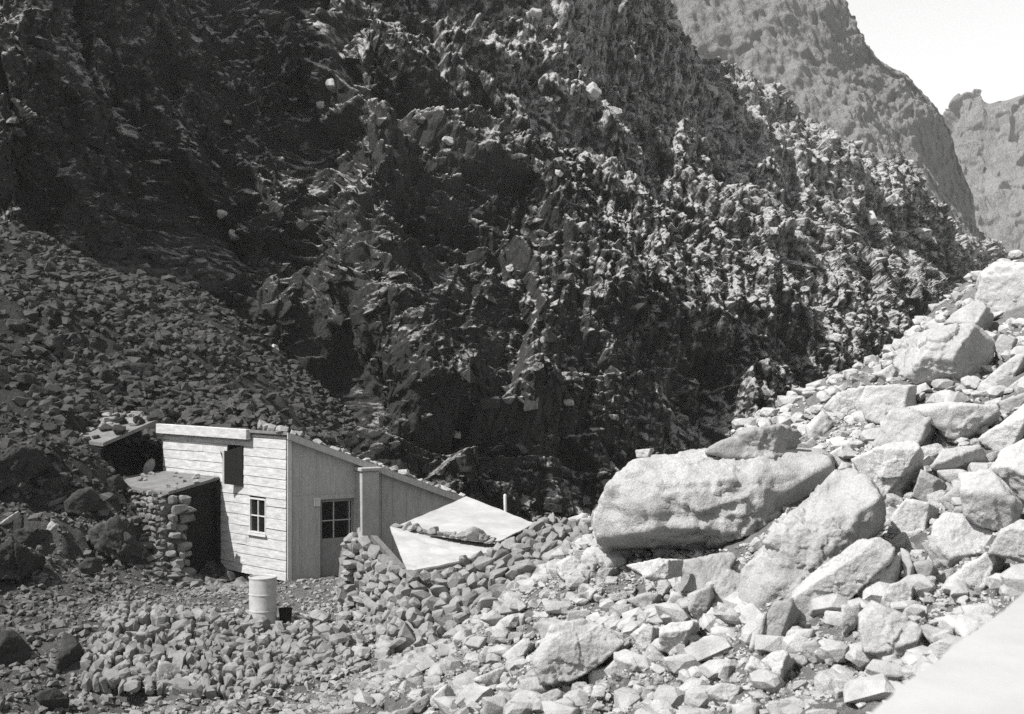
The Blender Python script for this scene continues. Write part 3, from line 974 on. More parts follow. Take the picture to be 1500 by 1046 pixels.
mbg.build('gable_wall', M_GABLE, house)
mbc = MB()
mbc.box(HA + FD * -.02 + GN * .004 + UP * ZB, GD * .1, GN * .03, UP * (ZT0 - ZB - .06))
mbc.build('corner_board', M_TRIM, house)
mbp = MB()       # plaster pier with a cap
p0 = HA + GD * 1.76
mbp.box(p0 + GN * .002 + UP * ZB, GD * .46, GN * .36, UP * (2.52 - ZB))
mbp.box(p0 - GD * .05 + GN * .003 + UP * 2.523, GD * .56, GN * .42, UP * .09)
mbp.build('pier', M_PILAST, house, bevel=.015)
# roof: slab sloping down to the right, with verge boards and a fascia over the clapboards
sl_ = (ZT1 - ZT0) / LG_
O = HA + UP * ZT0
over = .16
e0, e1 = -.12, LG_ + .25


def roofpt(s, f, dz):
    return HA + GD * s + FD * f + UP * (ZT0 + sl_ * s + dz)


mbr = MB()
mbr.hexa([roofpt(e0, -.2, .0), roofpt(e1, -.2, .0), roofpt(e1, LF + .1, .0), roofpt(e0, LF + .1, .0),
          roofpt(e0, -.2, .07), roofpt(e1, -.2, .07), roofpt(e1, LF + .1, .07), roofpt(e0, LF + .1, .07)])
rf = mbr.build('roof', M_ROOF, house)
mbv = MB()
mbv.hexa([roofpt(e0, -.235, -.10), roofpt(e1, -.235, -.10), roofpt(e1, -.203, -.10), roofpt(e0, -.203, -.10),
          roofpt(e0, -.235, .055), roofpt(e1, -.235, .055), roofpt(e1, -.203, .055), roofpt(e0, -.203, .055)])
mbv.build('verge_board', M_GABLE, rf, base=house.location)
rf.children[0].location = (0, 0, 0)
mbf = MB()
mbf.box(HA + FD * 1.36 + FN * .06 + UP * (ZT0 - .13), FD * (LF - 1.3), FN * .14, UP * .25)
mbf.build('fascia', M_BOARD, house, bevel=.01)
# window in the clapboards
wp = HA + FD * WIN[0] + UP * WIN[2]
ww, wh = WIN[1] - WIN[0], WIN[3] - WIN[2]
mf = MB()
fw = .035
for o_, x_, z_ in ((0, ww, fw), (wh - fw, ww, fw)):
    mf.box(wp + UP * o_ - FN * .03, FD * x_, FN * .06, UP * z_)
for o_ in (0, ww - fw):
    mf.box(wp + FD * o_ - FN * .03 + UP * fw, FD * fw, FN * .06, UP * (wh - 2 * fw))
mf.box(wp + FD * (ww / 2 - .014) - FN * .02 + UP * fw, FD * .028, FN * .03, UP * (wh - 2 * fw))
mf.box(wp + FD * fw - FN * .017 + UP * (wh * .48), FD * (ww - 2 * fw), FN * .024, UP * .026)
win = mf.build('window', M_TRIM, house)
mg = MB()
mg.box(wp + FD * fw - FN * .04 + UP * fw, FD * (ww - 2 * fw), FN * .012, UP * (wh - 2 * fw))
mg.build('pane', M_GLASS, win, base=house.location)
mh = MB()
mh.box(wp + FD * -.05 + FN * .03 + UP * -.06, FD * (ww + .1), FN * .05, UP * .05)
mh.build('sill', M_TRIM, win, base=house.location)
# upper opening: dark reveal with a shutter pushed out
op = HA + FD * OPN[0] + UP * OPN[2]
ow, oh = OPN[1] - OPN[0], OPN[3] - OPN[2]
ms = MB()
hinge = op + FN * .05
dr = FD * .80 + FN * .42
dr = dr / np.linalg.norm(dr) * .52
nn = np.cross(dr, UP)
nn = nn / np.linalg.norm(nn) * .03
ms.hexa([hinge, hinge + dr + UP * .05, hinge + dr + nn + UP * .05, hinge + nn,
         hinge + UP * (oh + .02), hinge + dr + UP * (oh - .13), hinge + dr + nn + UP * (oh - .13), hinge + nn + UP * (oh + .02)])
sh = ms.build('shutter', M_BLACK, house)
me_ = MB()
me_.hexa([hinge + dr * .94 - nn * .5 + UP * .045, hinge + dr * 1.03 - nn * .5 + UP * .05, hinge + dr * 1.03 + nn * 1.5 + UP * .05, hinge + dr * .94 + nn * 1.5 + UP * .045,
          hinge + dr * .94 - nn * .5 + UP * (oh - .10), hinge + dr * 1.03 - nn * .5 + UP * (oh - .12), hinge + dr * 1.03 + nn * 1.5 + UP * (oh - .12), hinge + dr * .94 + nn * 1.5 + UP * (oh - .10)])
me_.build('edge_batten', M_GABLE, sh, base=house.location)
mq = MB()
q0 = hinge + dr + UP * .62
mq.hexa([q0, q0 + FD * .55 + UP * .16 - FN * .3, q0 + FD * .55 + UP * .16 - FN * .28, q0 + FN * .02,
         q0 + UP * .025, q0 + FD * .55 + UP * .185 - FN * .3, q0 + FD * .55 + UP * .185 - FN * .28, q0 + UP * .025 + FN * .02])
mq.build('stay_rod', M_BLACK, sh, base=house.location)
# door in the gable: boarded below, glazed above, set back in its reveal
md = MB()
dp = HA + GD * DOOR[0] - GN * .1
dw = DOOR[1] - DOOR[0]
md.box(dp + UP * ZB, GD * dw, GN * .04, UP * (.93 - ZB))
for o_ in (0.0, dw - .07):
    md.box(dp + GD * o_ + UP * .932, GD * .07, GN * .04, UP * (DOOR[3] - .932))
md.box(dp + GD * .07 + UP * (DOOR[3] - .07), GD * (dw - .14), GN * .04, UP * .07)
door = md.build('door', M_DOOR, house)
mdg = MB()
mdg.box(dp + GD * .07 + GN * .005 + UP * .934, GD * (dw - .14), GN * .01, UP * (DOOR[3] - 1.006))
mdg.build('pane', M_GLASS, door, base=house.location)
mdm = MB()
mdm.box(dp + GD * (dw * .4) + GN * .018 + UP * .935, GD * .028, GN * .018, UP * (DOOR[3] - 1.008))
mdm.box(dp + GD * .072 + GN * .0175 + UP * 1.34, GD * (dw - .144), GN * .014, UP * .026)
mdm.box(dp + GD * (dw * .86) + GN * .018 + UP * .935, GD * .02, GN * .018, UP * (DOOR[3] - 1.008))
mdm.build('muntin', M_GABLE, door, base=house.location)
mdh = MB()
mdh.box(HA + GD * (DOOR[0] - .17) + GN * .013 + UP * 1.72, GD * .16, GN * .03, UP * .2)
mdh.build('notice_board', M_TRIM, house)

# ------------------------------------------------------------------ lean-to above and porch below, on the uphill side
L1, L2 = unp(237, 617, 36.0), unp(151, 654, 34.4)
LB_ = np.array([-.81, .58, 0]) * 1.9
lean = empty('lean_to', (L2[0], L2[1], 2.0), 'dark open-fronted lean-to with stone-covered roof between hillside and house', 'shed')
m1 = MB()
m1.hexa([L1, L2, L2 + LB_ + UP * .08, L1 + LB_ + UP * .1, L1 + UP * .09, L2 + UP * .09, L2 + LB_ + UP * .17, L1 + LB_ + UP * .19])
m1.build('roof', M_ROOF, lean)
m1 = MB()
f1, f2 = np.array([L1[0], L1[1], 1.6]), np.array([L2[0], L2[1], 1.6])
ld = (f2 - f1) / np.linalg.norm(f2 - f1)
bk = LB_ / np.linalg.norm(LB_)
m1.hexa([f1 + bk * 1.3 - ld * .4, f2 + bk * 1.3, f2 + bk * 1.4, f1 + bk * 1.4 - ld * .4,
         f1 + bk * 1.3 - ld * .4 + UP * 2.1, f2 + bk * 1.3 + UP * 1.6, f2 + bk * 1.4 + UP * 1.6, f1 + bk * 1.4 - ld * .4 + UP * 2.1])
m1.hexa([f2 - bk * .02, f2 + ld * .1 - bk * .02, f2 + ld * .1 + bk * 1.3, f2 + bk * 1.3,
         f2 - bk * .02 + UP * 1.35, f2 + ld * .1 - bk * .02 + UP * 1.35, f2 + ld * .1 + bk * 1.3 + UP * 1.5, f2 + bk * 1.3 + UP * 1.5])
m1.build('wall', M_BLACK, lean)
V, F = random_rock(77, 4, (.16, .12, .34), p=6)
Rm = np.array(Matrix.Rotation(math.radians(24), 3, 'Y') @ Matrix.Rotation(.5, 3, 'Z'))
V = V @ Rm.T
sp = unp(216, 685, 35.7)
o = link('sack', mesh_np('sack', V, F), M_SACK, loc=sp)
setp(o, 'grey sack leaning in the dark inside the lean-to', 'sack')

W1 = np.array([-8.20, 32.4, 0])
WE = np.array([.80, .60, 0])
WD = FD
porch = empty('porch', tuple(W1), 'low dark porch with a thin board roof against the clapboard wall', 'porch')
P1 = HA + FD * 2.72 + FN * .05 + UP * 2.22
P2 = HA + FD * 5.3 + FN * .05 + UP * 2.22
P4 = W1 + WE * .15 + FD * .1 + FN * .05 + UP * 1.98
P3 = W1 + WD * 3.2 + FN * .1 + UP * 2.05
m1 = MB()
m1.hexa([P1, P2, P3, P4, P1 + UP * .07, P2 + UP * .07, P3 + UP * .07, P4 + UP * .07])
m1.build('roof', M_ROOF, porch)
m1 = MB()
q1 = HA + FD * 2.66 + FN * .06
m1.box(q1 + UP * ZB, FD * .1, FN * .1, UP * 2.3)
m1.build('door_post', M_BLACK, porch)
m1 = MB()
m1.hexa([P1 - UP * .17, P1 - UP * .17 + FD * .09, P4 - UP * .12 + FD * .09, P4 - UP * .12, P1 - UP * .005, P1 - UP * .005 + FD * .09, P4 - UP * .005 + FD * .09, P4 - UP * .005])
m1.build('lintel', M_BLACK, porch)
m1 = MB()
b1, b2 = HA + FD * 2.78 + FN * .07 + UP * ZB, W1 + WD * .25 + WE * .45 + UP * ZB
nb_ = FD * .08
m1.hexa([b1, b2, b2 + nb_, b1 + nb_, b1 + UP * 2.2, b2 + UP * 2.05, b2 + nb_ + UP * 2.05, b1 + nb_ + UP * 2.2])
m1.build('door', M_BLACK, porch)  # black panel added across the opening to stand for its deep shade

# ------------------------------------------------------------------ dry-stone walls
TEMPL = [hull_rock(500 + i, 20, .1) for i in range(22)] + [random_rock(560 + i, 2, (1, 1, 1), p=34, n=6) for i in range(12)]


def merge(parts):
    Vs, Fs, b_ = [], [], 0
    for V, F in parts:
        Vs.append(V)
        Fs.append(F + b_)
        b_ += len(V)
    return np.concatenate(Vs), np.concatenate(Fs)


def rotm(ax, a_):
    return np.array(Matrix.Rotation(a_, 3, Vector(ax)))


def stones_patch(top, bot, size, rs, upright=0.0, depth=.7, jit=.25, flat=1.5):
    """courses of stones over the patch between two polylines"""
    r = np.random.default_rng(rs)
    top, bot = np.array(top, float), np.array(bot, float)

    def along(P, t):
        d = np.concatenate([[0], np.cumsum(np.linalg.norm(np.diff(P, axis=0), axis=1))])
        d /= d[-1]
        return np.array([np.interp(t, d, P[:, k]) for k in range(3)])
    Lw = np.linalg.norm(np.diff((top + bot) / 2 if len(top) == len(bot) else top, axis=0), axis=1).sum()
    parts = []
    t = 0.0
    hm = np.mean([np.linalg.norm(along(top, q) - along(bot, q)) for q in (.1, .5, .9)])
    rows = max(2, int(round(hm / (size * .72))))
    for j in range(rows + 1):
        t = r.uniform(0, .5) * size / Lw
        while t < 1:
            w_ = size * (.55 + 1.2 * r.random() ** 1.6)
            tc = min(t + w_ / Lw / 2, 1)
            A, Bm = along(bot, tc), along(top, tc)
            v = min(max((j + r.uniform(-jit, jit)) / rows, 0), 1)
            pos = A + (Bm - A) * v
            A2, A1 = along(bot, min(tc + .02, 1)), along(bot, max(tc - .02, 0))
            ex = A2 - A1
            ex /= np.linalg.norm(ex) + 1e-9
            ez = Bm - A
            ez /= np.linalg.norm(ez)
            en = np.cross(ex, ez)
            en /= np.linalg.norm(en)
            h_ = size * r.uniform(.42, 1.0)
            V, F = TEMPL[r.integers(len(TEMPL))]
            sc = np.array([w_ * .56, size * depth * r.uniform(.8, 1.2), h_ * .56 * (1 if r.random() > upright else 1.0)])
            V = V @ np.array(Matrix.Rotation(r.integers(4) * math.pi / 2, 3, 'X')).T * sc
            ang = r.normal() * (.2 + .4 * upright) if r.random() > upright else r.normal() * .4 + 1.25
            V = V @ rotm((0, 1, 0), ang).T @ rotm((0, 0, 1), r.normal() * .25).T
            M_ = np.stack([ex, en, np.cross(ex, en) * -1 if np.dot(np.cross(ex, en), ez) < 0 else np.cross(ex, en)], 1)
            off = en * r.normal() * size * .12
            parts.append((V @ M_.T + pos + off, F))
            t += w_ / Lw
    return parts


def core(top, bot, inset):
    """dark filling just behind the stone faces"""
    n = len(top)
    V, F = [], []
    for a_, b_ in zip(top, bot):
        a_, b_ = np.array(a_), np.array(b_)
        V += [a_ + inset, b_ + inset, a_ + inset * 2.5 - UP * .05, b_ + inset * 2.5]
    for i in range(n - 1):
        k = 4 * i
        F += [(k, k + 1, k + 5, k + 4), (k + 2, k, k + 4, k + 6), (k + 3, k + 2, k + 6, k + 7)]
    return np.array(V), np.array(F)


def split_tris(Q):
    return np.concatenate([Q[:, [0, 1, 2]], Q[:, [0, 2, 3]]])


def stone_wall(name, label, cat, patches, mat, cores=()):
    parts = []
    for p_ in patches:
        parts += p_
    for c_ in cores:
        parts.append((c_[0], split_tris(c_[1])))
    V, F = merge(parts)
    base = np.array([V[:, 0].mean(), V[:, 1].mean(), V[:, 2].min()])
    o = link(name, mesh_np(name, V - base, F, smooth=False), mat, loc=base)
    return setp(o, label, cat)


tops = [W1 + UP * 1.95, W1 + WD * 1.5 + UP * 2.0, W1 + WD * 3.2 + UP * 2.05]
bots = [W1 + UP * -.1, W1 + WD * 1.5 + UP * -.1, W1 + WD * 3.2]
te = [W1 - WE * .1 + UP * 1.93, W1 + WE * .5 + UP * 1.8]
be = [W1 - WE * .1 - UP * .1, W1 + WE * .5 - UP * .1]
stone_wall('dry_stone_wall', 'rough stone wall of the porch left of its dark doorway', 'stone wall',
           [stones_patch(tops, bots, .19, 1, depth=.6, jit=.12), stones_patch(te, be, .3, 2, depth=.5, jit=.08)], M_WALLDK,
           [core(tops, bots, WE * .2), core(te, be, WD * .12)])

# stone shed
up_ = lambda L: [unp(*q) for q in L]
t1 = up_([(503, 788, 28.6), (528, 792, 28.2), (548, 806, 27.9), (575, 830, 27.4), (600, 846, 26.9), (640, 842, 26.8), (700, 820, 27.3), (760, 793, 28), (800, 768, 29), (850, 772, 29.6)])
b1_ = up_([(495, 888, 29.0), (522, 896, 28.5), (540, 905, 28.0), (552, 940, 26.8), (562, 985, 25.3), (640, 958, 24.9), (700, 912, 25.4), (770, 880, 26.2), (830, 842, 27), (872, 812, 28)])
shed = empty('stone_shed', tuple(b1_[4]), 'low stone shed with pale sheet roof in front of the grey gable', 'shed')
V, F = merge(stones_patch(t1, b1_, .31, 5, upright=.06, depth=.55, jit=.15) + [(lambda c: (c[0], split_tris(c[1])))(core(t1, b1_, np.array([-.05, .22, -.12])))])
link('wall', mesh_np('wall', V - np.array(shed.location), F, smooth=False), M_WALLGR, parent=shed)
A_, B_, C_, D_, E_ = unp(538, 784, 28.7), unp(597, 838, 26.95), unp(683, 727, 33), unp(784, 768, 30.6), unp(742, 806, 27.6)
A_ = unp(546, 782, 29.0)
A2, E2 = unp(572, 779, 29.9), unp(716, 800, 28.6)


def sheet(mb, P, t, n=10, amp=.02, seed=0):
    """a slightly sagging sheet over four corners, with its own thickness"""
    r = np.random.default_rng(seed)
    g_ = []
    for i in range(n + 1):
        for j in range(n + 1):
            a_, b_ = i / n, j / n
            p = (1 - a_) * ((1 - b_) * P[0] + b_ * P[1]) + a_ * ((1 - b_) * P[3] + b_ * P[2])
            g_.append(p + UP * (amp * r.normal() * .4 - amp * 1.2 * math.sin(math.pi * a_) * math.sin(math.pi * b_)))
    b0 = len(mb.v)
    mb.v += [tuple(p) for p in g_] + [tuple(p - UP * t) for p in g_]
    m_ = (n + 1) ** 2
    ix = lambda i, j, k=0: b0 + i * (n + 1) + j + k * m_
    for i in range(n):
        for j in range(n):
            mb.f.append((ix(i, j), ix(i, j + 1), ix(i + 1, j + 1), ix(i + 1, j)))
            mb.f.append((ix(i, j, 1), ix(i + 1, j, 1), ix(i + 1, j + 1, 1), ix(i, j + 1, 1)))
    for i in range(n):
        for j in (0, n):
            mb.f.append((ix(i, j), ix(i + 1, j), ix(i + 1, j, 1), ix(i, j, 1)))
            mb.f.append((ix(j, i), ix(j, i + 1), ix(j, i + 1, 1), ix(j, i, 1)))


m1 = MB()
sheet(m1, [A_ + (C_ - A2) * .2 - UP * .03, B_, E_, E2 + (D_ - E_) * .3 - UP * .05], .025, seed=3)
m1.build('lower_roof_sheet', M_SHEET, shed)
m1 = MB()
sheet(m1, [A2 + UP * .06, E2 + UP * .1 + (E_ - E2) * .35, D_ + UP * .02, C_], .025, seed=4)
m1.build('upper_roof_sheet', M_SHEET, shed)
m1 = MB()
dn = UP * .1
wv = np.array([.05, -.03, 0])
m1.hexa([A_ - dn - UP * .03 - wv, B_ - dn - UP * .03 - wv, B_ - dn - UP * .03 + wv * 2, A_ - dn - UP * .03 + wv * 2, A_ - UP * .03 - wv, B_ - UP * .03 - wv, B_ - UP * .03 + wv * 2, A_ - UP * .03 + wv * 2])
m1.build('eave_board', M_EDGE, shed)
m1 = MB()
wv = np.array([.02, .08, 0])
m1.hexa([B_ - UP * .09 - wv, E_ - UP * .09 - wv, E_ - UP * .09 + wv, B_ - UP * .09 + wv, B_ - UP * .032 - wv, E_ - UP * .032 - wv, E_ - UP * .032 + wv, B_ - UP * .032 + wv])
m1.build('rafter', M_EDGE, shed)

# bank of tumbled stones that holds the terrace
t2 = up_([(135, 900, 27.6), (170, 893, 27.5), (220, 890, 27.2), (300, 905, 26.8), (400, 922, 26.4), (500, 922, 26.3)])
b2_ = up_([(112, 990, 25.3), (170, 1004, 25.2), (240, 1010, 25.1), (300, 1022, 25.0), (420, 1000, 25.1), (515, 975, 25.3)])
stone_wall('stone_bank', 'bank of tumbled grey stones holding up the terrace below the house and drum', 'stone bank',
           [stones_patch(t2, b2_, .3, 9, upright=.55, depth=.55, jit=.6), stones_patch(t2, b2_, .19, 10, upright=.5, depth=.8, jit=.7)], M_WALLST,
           [core(t2, b2_, np.array([0, .25, -.1]))])

# drum, pail, white post
def lathe(prof, n=40):
    V, F = [], []
    for r_, z_ in prof:
        for k in range(n):
            a_ = 2 * math.pi * k / n
            V.append((r_ * math.cos(a_), r_ * math.sin(a_), z_))
    for i in range(len(prof) - 1):
        for k in range(n):
            F.append((i * n + k, i * n + (k + 1) % n, (i + 1) * n + (k + 1) % n, (i + 1) * n + k))
    return np.array(V), np.array(F)


drum = empty('drum', (-4.9, 26.85, ground_z(-4.9, 26.85) - .01), 'pale upright metal drum standing on the terrace edge in front of the house', 'drum')
drum.scale = (1, 1, 1.08)
V, F = lathe([(.0, .0), (.272, 0), (.28, .012), (.272, .03), (.268, .05), (.268, .06), (.268, .28), (.268, .29), (.281, .305), (.268, .32), (.268, .33), (.268, .58), (.268, .59), (.281, .605), (.268, .62), (.268, .63), (.268, .86), (.268, .87), (.274, .89), (.281, .905), (.276, .92), (.262, .918), (.258, .9)])
link('shell', mesh_np('shell', V, F), M_DRUM, parent=drum)
V, F = lathe([(.2575, .897), (.15, .899), (.0, .9)])
link('lid', mesh_np('lid', V, F), M_GABLE, parent=drum)
px, py = -4.47, 26.95
o = link('pail', mesh_np('pail', *lathe([(0, .0), (.1, 0), (.105, .01), (.135, .29), (.142, .3), (.13, .3), (.1, .03), (0, .02)], 28)), M_PAIL, loc=(px, py, ground_z(px, py) - .01))
setp(o, 'small dark pail on the ground right of the pale drum', 'pail')
q = unp(744, 724, 34.2)
o = link('post', mesh_np('post', *lathe([(0, 0), (.045, 0), (.04, q[2] + .6), (.03, q[2] + .63), (0, q[2] + .64)], 12)), M_POST, loc=(q[0], q[1], -.63))
o.rotation_euler = (0, -.03, 0)
setp(o, 'thin white post standing behind the ridge of the stone shed', 'post')

# roadside parapet in the near corner
pa, pd = np.array([1.024, 3.94, 0]), np.array([1.066, 1.64, 0]) / math.hypot(1.066, 1.64)
pn = np.array([pd[1], -pd[0], 0])
par = empty('parapet', (2.0, 5.2, 3.2), 'smooth pale concrete parapet of the road in the near corner', 'parapet')
m1 = MB()
st_ = pa - pd * 2.6
# the coping's worn arris: its near edge is chipped along its length
jr = np.random.default_rng(77)
n_ = 150
ed_ = np.cumsum(jr.normal(size=n_ + 1)) * .0035
ed_ = ed_ - np.linspace(ed_[0], ed_[-1], n_ + 1) + jr.normal(size=n_ + 1) * .004
for k_ in range(n_ + 1):
    p_ = st_ + pd * 9 * k_ / n_
    zt_, zb_ = 4.115 + .405 * k_ / n_, 4.04 + .26 * k_ / n_
    m1.v += [tuple(p_ + pn * ed_[k_] * .5 + UP * zb_), tuple(p_ + pn * (ed_[k_] * .5 - .004) + UP * (zt_ - .03)), tuple(p_ + pn * (ed_[k_] + .022) + UP * zt_), tuple(p_ + pn * .95 + UP * zt_), tuple(p_ + pn * .95 + UP * zb_)]
for k_ in range(n_):
    for q_ in range(5):
        i0, i1 = k_ * 5 + q_, k_ * 5 + (q_ + 1) % 5
        m1.f.append((i0, i1, i1 + 5, i0 + 5))
m1.f += [(0, 1, 2, 3, 4), tuple(n_ * 5 + i for i in (4, 3, 2, 1, 0))]
m1.build('coping', M_CONC, par)
m1 = MB()
m1.hexa([st_ + pn * .06 + UP * 2.2, st_ + pd * 9 + pn * .06 + UP * 2.2, st_ + pd * 9 + pn * .9 + UP * 2.2, st_ + pn * .9 + UP * 2.2,
         st_ + pn * .06 + UP * 4.037, st_ + pd * 9 + pn * .06 + UP * 4.297, st_ + pd * 9 + pn * .9 + UP * 4.297, st_ + pn * .9 + UP * 4.037])
m1.build('wall', M_CONC, par)


# ------------------------------------------------------------------ cliffs: lofts through surveyed profiles, broken up by rock noise
def catmull(P, t):
    n = len(P)
    i = np.clip(np.floor(t).astype(int), 0, n - 2)
    f = (t - i)[:, None] if P.ndim == 2 else (t - i).reshape(-1, *([1] * (P.ndim - 1)))
    g = lambda k: P[np.clip(i + k, 0, n - 1)]
    p0, p1, p2, p3_ = g(-1), g(0), g(1), g(2)
    return 0.5 * (2 * p1 + (p2 - p0) * f + (2 * p0 - 5 * p1 + 4 * p2 - p3_) * f ** 2 + (3 * p1 - p0 - 3 * p2 + p3_) * f ** 3)


def loft(cols, nu, nv, back=(30, -25)):
    G = np.array([[unp(*q) for q in c] for c in cols])              # columns x rows x 3
    d = G[:, -1] + np.array([0, back[0], back[1]])                  # the far side of the crest
    G = np.concatenate([G, d[:, None]], 1)
    A = catmull(G, np.linspace(0, len(cols) - 1, nu))               # nu x rows x 3
    rows = A.shape[1]
    tv = np.concatenate([np.linspace(0, rows - 2, nv), np.linspace(rows - 2, rows - 1, nv // 8)[1:]])
    Bm = catmull(A.transpose(1, 0, 2), tv)                          # nv x nu x 3
    return Bm.transpose(1, 0, 2)


def displaced(name, cols, nu, nv, fn, mat, back=(30, -25), mixn=.66, blur=2, mixr=.18):
    P = loft(cols, nu, nv, back)
    du = np.gradient(P, axis=0)
    dv = np.gradient(P, axis=1)
    Nn = np.cross(du, dv)
    Nn /= np.linalg.norm(Nn, axis=2)[..., None] + 1e-9
    if Nn[..., 1].mean() > 0:
        Nn = -Nn
    a_, b_ = P.shape[:2]
    U, V = np.meshgrid(np.linspace(0, 1, a_), np.linspace(0, 1, b_), indexing='ij')
    p = P.reshape(-1, 3)
    dd = fn(p, U.ravel(), V.ravel(), Nn.reshape(-1, 3))
    dd, sharp = dd if isinstance(dd, tuple) else (dd, 0)
    g_ = dd.reshape(a_, b_)
    for _ in range(blur):           # frost-rounded edges
        g_ = (np.roll(g_, 1, 0) + np.roll(g_, -1, 0) + 2 * g_) / 4
        g_ = (np.roll(g_, 1, 1) + np.roll(g_, -1, 1) + 2 * g_) / 4
    dd = g_.ravel() + sharp
    mk = (mixn + (mixr - mixn) / (1 + np.exp(-(U.ravel() - .5) * 25)))[:, None]
    Dn = Nn.reshape(-1, 3) * mk + np.array([-.08, -.97, .16]) * (1 - mk)
    Dn /= np.linalg.norm(Dn, axis=1)[:, None]
    Q = p + Dn * dd[:, None]
    ix = np.arange(a_ * b_).reshape(a_, b_)
    F = np.stack([ix[:-1, :-1], ix[1:, :-1], ix[1:, 1:], ix[:-1, 1:]], -1).reshape(-1, 4)
    o = link(name, mesh_np(name, Q, F, smooth=True), mat)
    setp(o, kind='structure')
    return Q


MAIN = [
    [(-350, 520, 53), (-350, 100, 57), (-350, -180, 62), (-350, -450, 68)],
    [(-150, 460, 48), (-150, 100, 52), (-150, -180, 57), (-150, -450, 64)],
    [(0, 420, 45.5), (0, 130, 48), (0, -150, 54), (0, -450, 62)],
    [(130, 480, 48.5), (130, 180, 52), (130, -120, 58), (130, -450, 67)],
    [(270, 540, 51.5), (260, 240, 56), (250, -80, 64), (240, -450, 76)],
    [(400, 640, 49), (390, 340, 57), (380, 0, 70), (350, -430, 86)],
    [(455, 720, 47.5), (455, 420, 57), (440, 80, 72), (420, -420, 92)],
    [(530, 760, 44.5), (540, 450, 50.5), (540, 130, 66), (540, -400, 96)],
    [(640, 800, 44.5), (650, 480, 52), (650, 160, 70), (680, -350, 102)],
    [(740, 820, 46.5), (760, 480, 56), (780, 160, 76), (830, -280, 108)],
    [(850, 830, 50), (870, 480, 62), (890, 190, 84), (920, -160, 114)],
    [(960, 820, 54), (980, 450, 72), (975, 200, 94), (962, 0, 120)],
    [(1090, 800, 62), (1095, 430, 84), (1070, 240, 106), (1015, 92, 126)],
    [(1210, 760, 73), (1200, 430, 97), (1175, 285, 115), (1128, 150, 133)],
    [(1310, 700, 86), (1290, 430, 110), (1268, 330, 125), (1240, 230, 140)],
    [(1390, 650, 101), (1370, 440, 123), (1352, 370, 135), (1330, 282, 147)],
    [(1450, 620, 118), (1430, 460, 138), (1405, 405, 147), (1362, 345, 156)],
    [(1540, 600, 138), (1500, 480, 155), (1475, 430, 163), (1432, 388, 172)],
    [(1700, 620, 160), (1640, 520, 180), (1600, 490, 190), (1560, 470, 200)],
]


def main_disp(p, U, V, Nn):
    # columns: fluted vertically towards the right, leaning with the slope
    d = np.clip((p[:, 1] - 46) / 50, 0.0, 2.2)          # coarser with distance
    k = 1 + d * 0.9
    warp = 1.6 * np.stack([vnoise(p / 7, 71), vnoise(p / 7 + 5, 72), vnoise(p / 7 + 9, 73)], 1)
    flute = 1 / (1 + np.exp(-(p[:, 0] - 1.5) * 0.5))
    q = p + warp
    lean = np.stack([U * 150 + warp[:, 0] * .5, V * 9 + warp[:, 1] * .3, 0 * U + .5], 1)
    big = 1.5 * fbm(p / 11, 5, 40) + 1.1 * facet(q * np.array([1, 1, .7]) / 8.5, 60, .8, .6) + .8 * ridged(p * np.array([1, 1, .55]) / 7, 3, 44) - 1.3
    def cols(wd, ht, s):
        x = U * 150 / wd + .45 * vnoise(p / 5, s) + .25 * vnoise(p / 1.7, s + 3)
        i = np.floor(x)
        e = np.abs((x - i) * 2 - 1)
        I = i.astype(np.int64).astype(U32)
        z0 = np.zeros_like(I)
        jv = np.floor(V * ht * (.6 + .8 * _h(I, z0, z0, s)) + 5 * _h(I, z0 + U32(1), z0, s) + .15 * vnoise(p / 2, s + 7)).astype(np.int64).astype(U32)
        return (_h(I, jv, z0, s + 9) - .5) * 1.1 - .8 * e ** 4 + .5 * ((x - i) - .5) * (_h(I, jv, z0, s + 4) - .3)
    far = np.clip((p[:, 1] - 52) / 30, 0, 1)
    w_ = proj(p + warp * .6)
    gul = np.zeros(len(p))
    for gu, gv, ru, rv, am in ((690, 690, 75, 75, 2.4), (455, 480, 34, 170, .8), (845, 690, 40, 80, 2.0), (610, 330, 26, 90, 1.0), (760, 300, 24, 110, .7), (1040, 560, 40, 60, 2.5), (930, 330, 22, 90, .6), (1180, 500, 30, 60, 2.5), (1090, 140, 70, 16, 2.5), (560, 560, 40, 50, 2.0), (200, 120, 25, 150, 1.5), (330, 250, 30, 120, 1.5)):
        gul -= am * np.exp(-((w_[:, 0] - gu - .25 * (w_[:, 1] - gv)) / ru) ** 2 - ((w_[:, 1] - gv) / rv) ** 2)
    st = (p[:, 2] + .32 * p[:, 0] - .12 * p[:, 1] + 1.3 * vnoise(p / 6, 170)) / 4.2      # bedding that dips to the right
    st = st - np.floor(st)
    bed = (st - .5) * 2.1 * np.clip(.5 + vnoise(p / 14, 175), 0, 1)
    coarse = gul + bed + big * (.8 + .3 * far) + 1.25 * facet(q * np.array([1, 1, .8]) / 3.4, 80, .9, .6) * (1 - .4 * flute) + flute * cols(2.8, 5, 110) * .85 - 1.4 * np.clip((V - .7) / .15, 0, 1)
    sharp = (.26 * facet(q * np.array([1, 1, .8]) / 1.5, 90, .9, .6) * (1 - .4 * flute) + .2 * facet(q / .7, 100, .9, .6) + .1 * facet(q / .33, 140, .9, .6)
             + flute * cols(1.15, 9, 120) * .34 + .1 * fbm(p * 1.3, 4, 130)) * (1 + .7 * far)
    e = np.clip(V * 12 + .3, 0, 1)
    return coarse * e, sharp * e


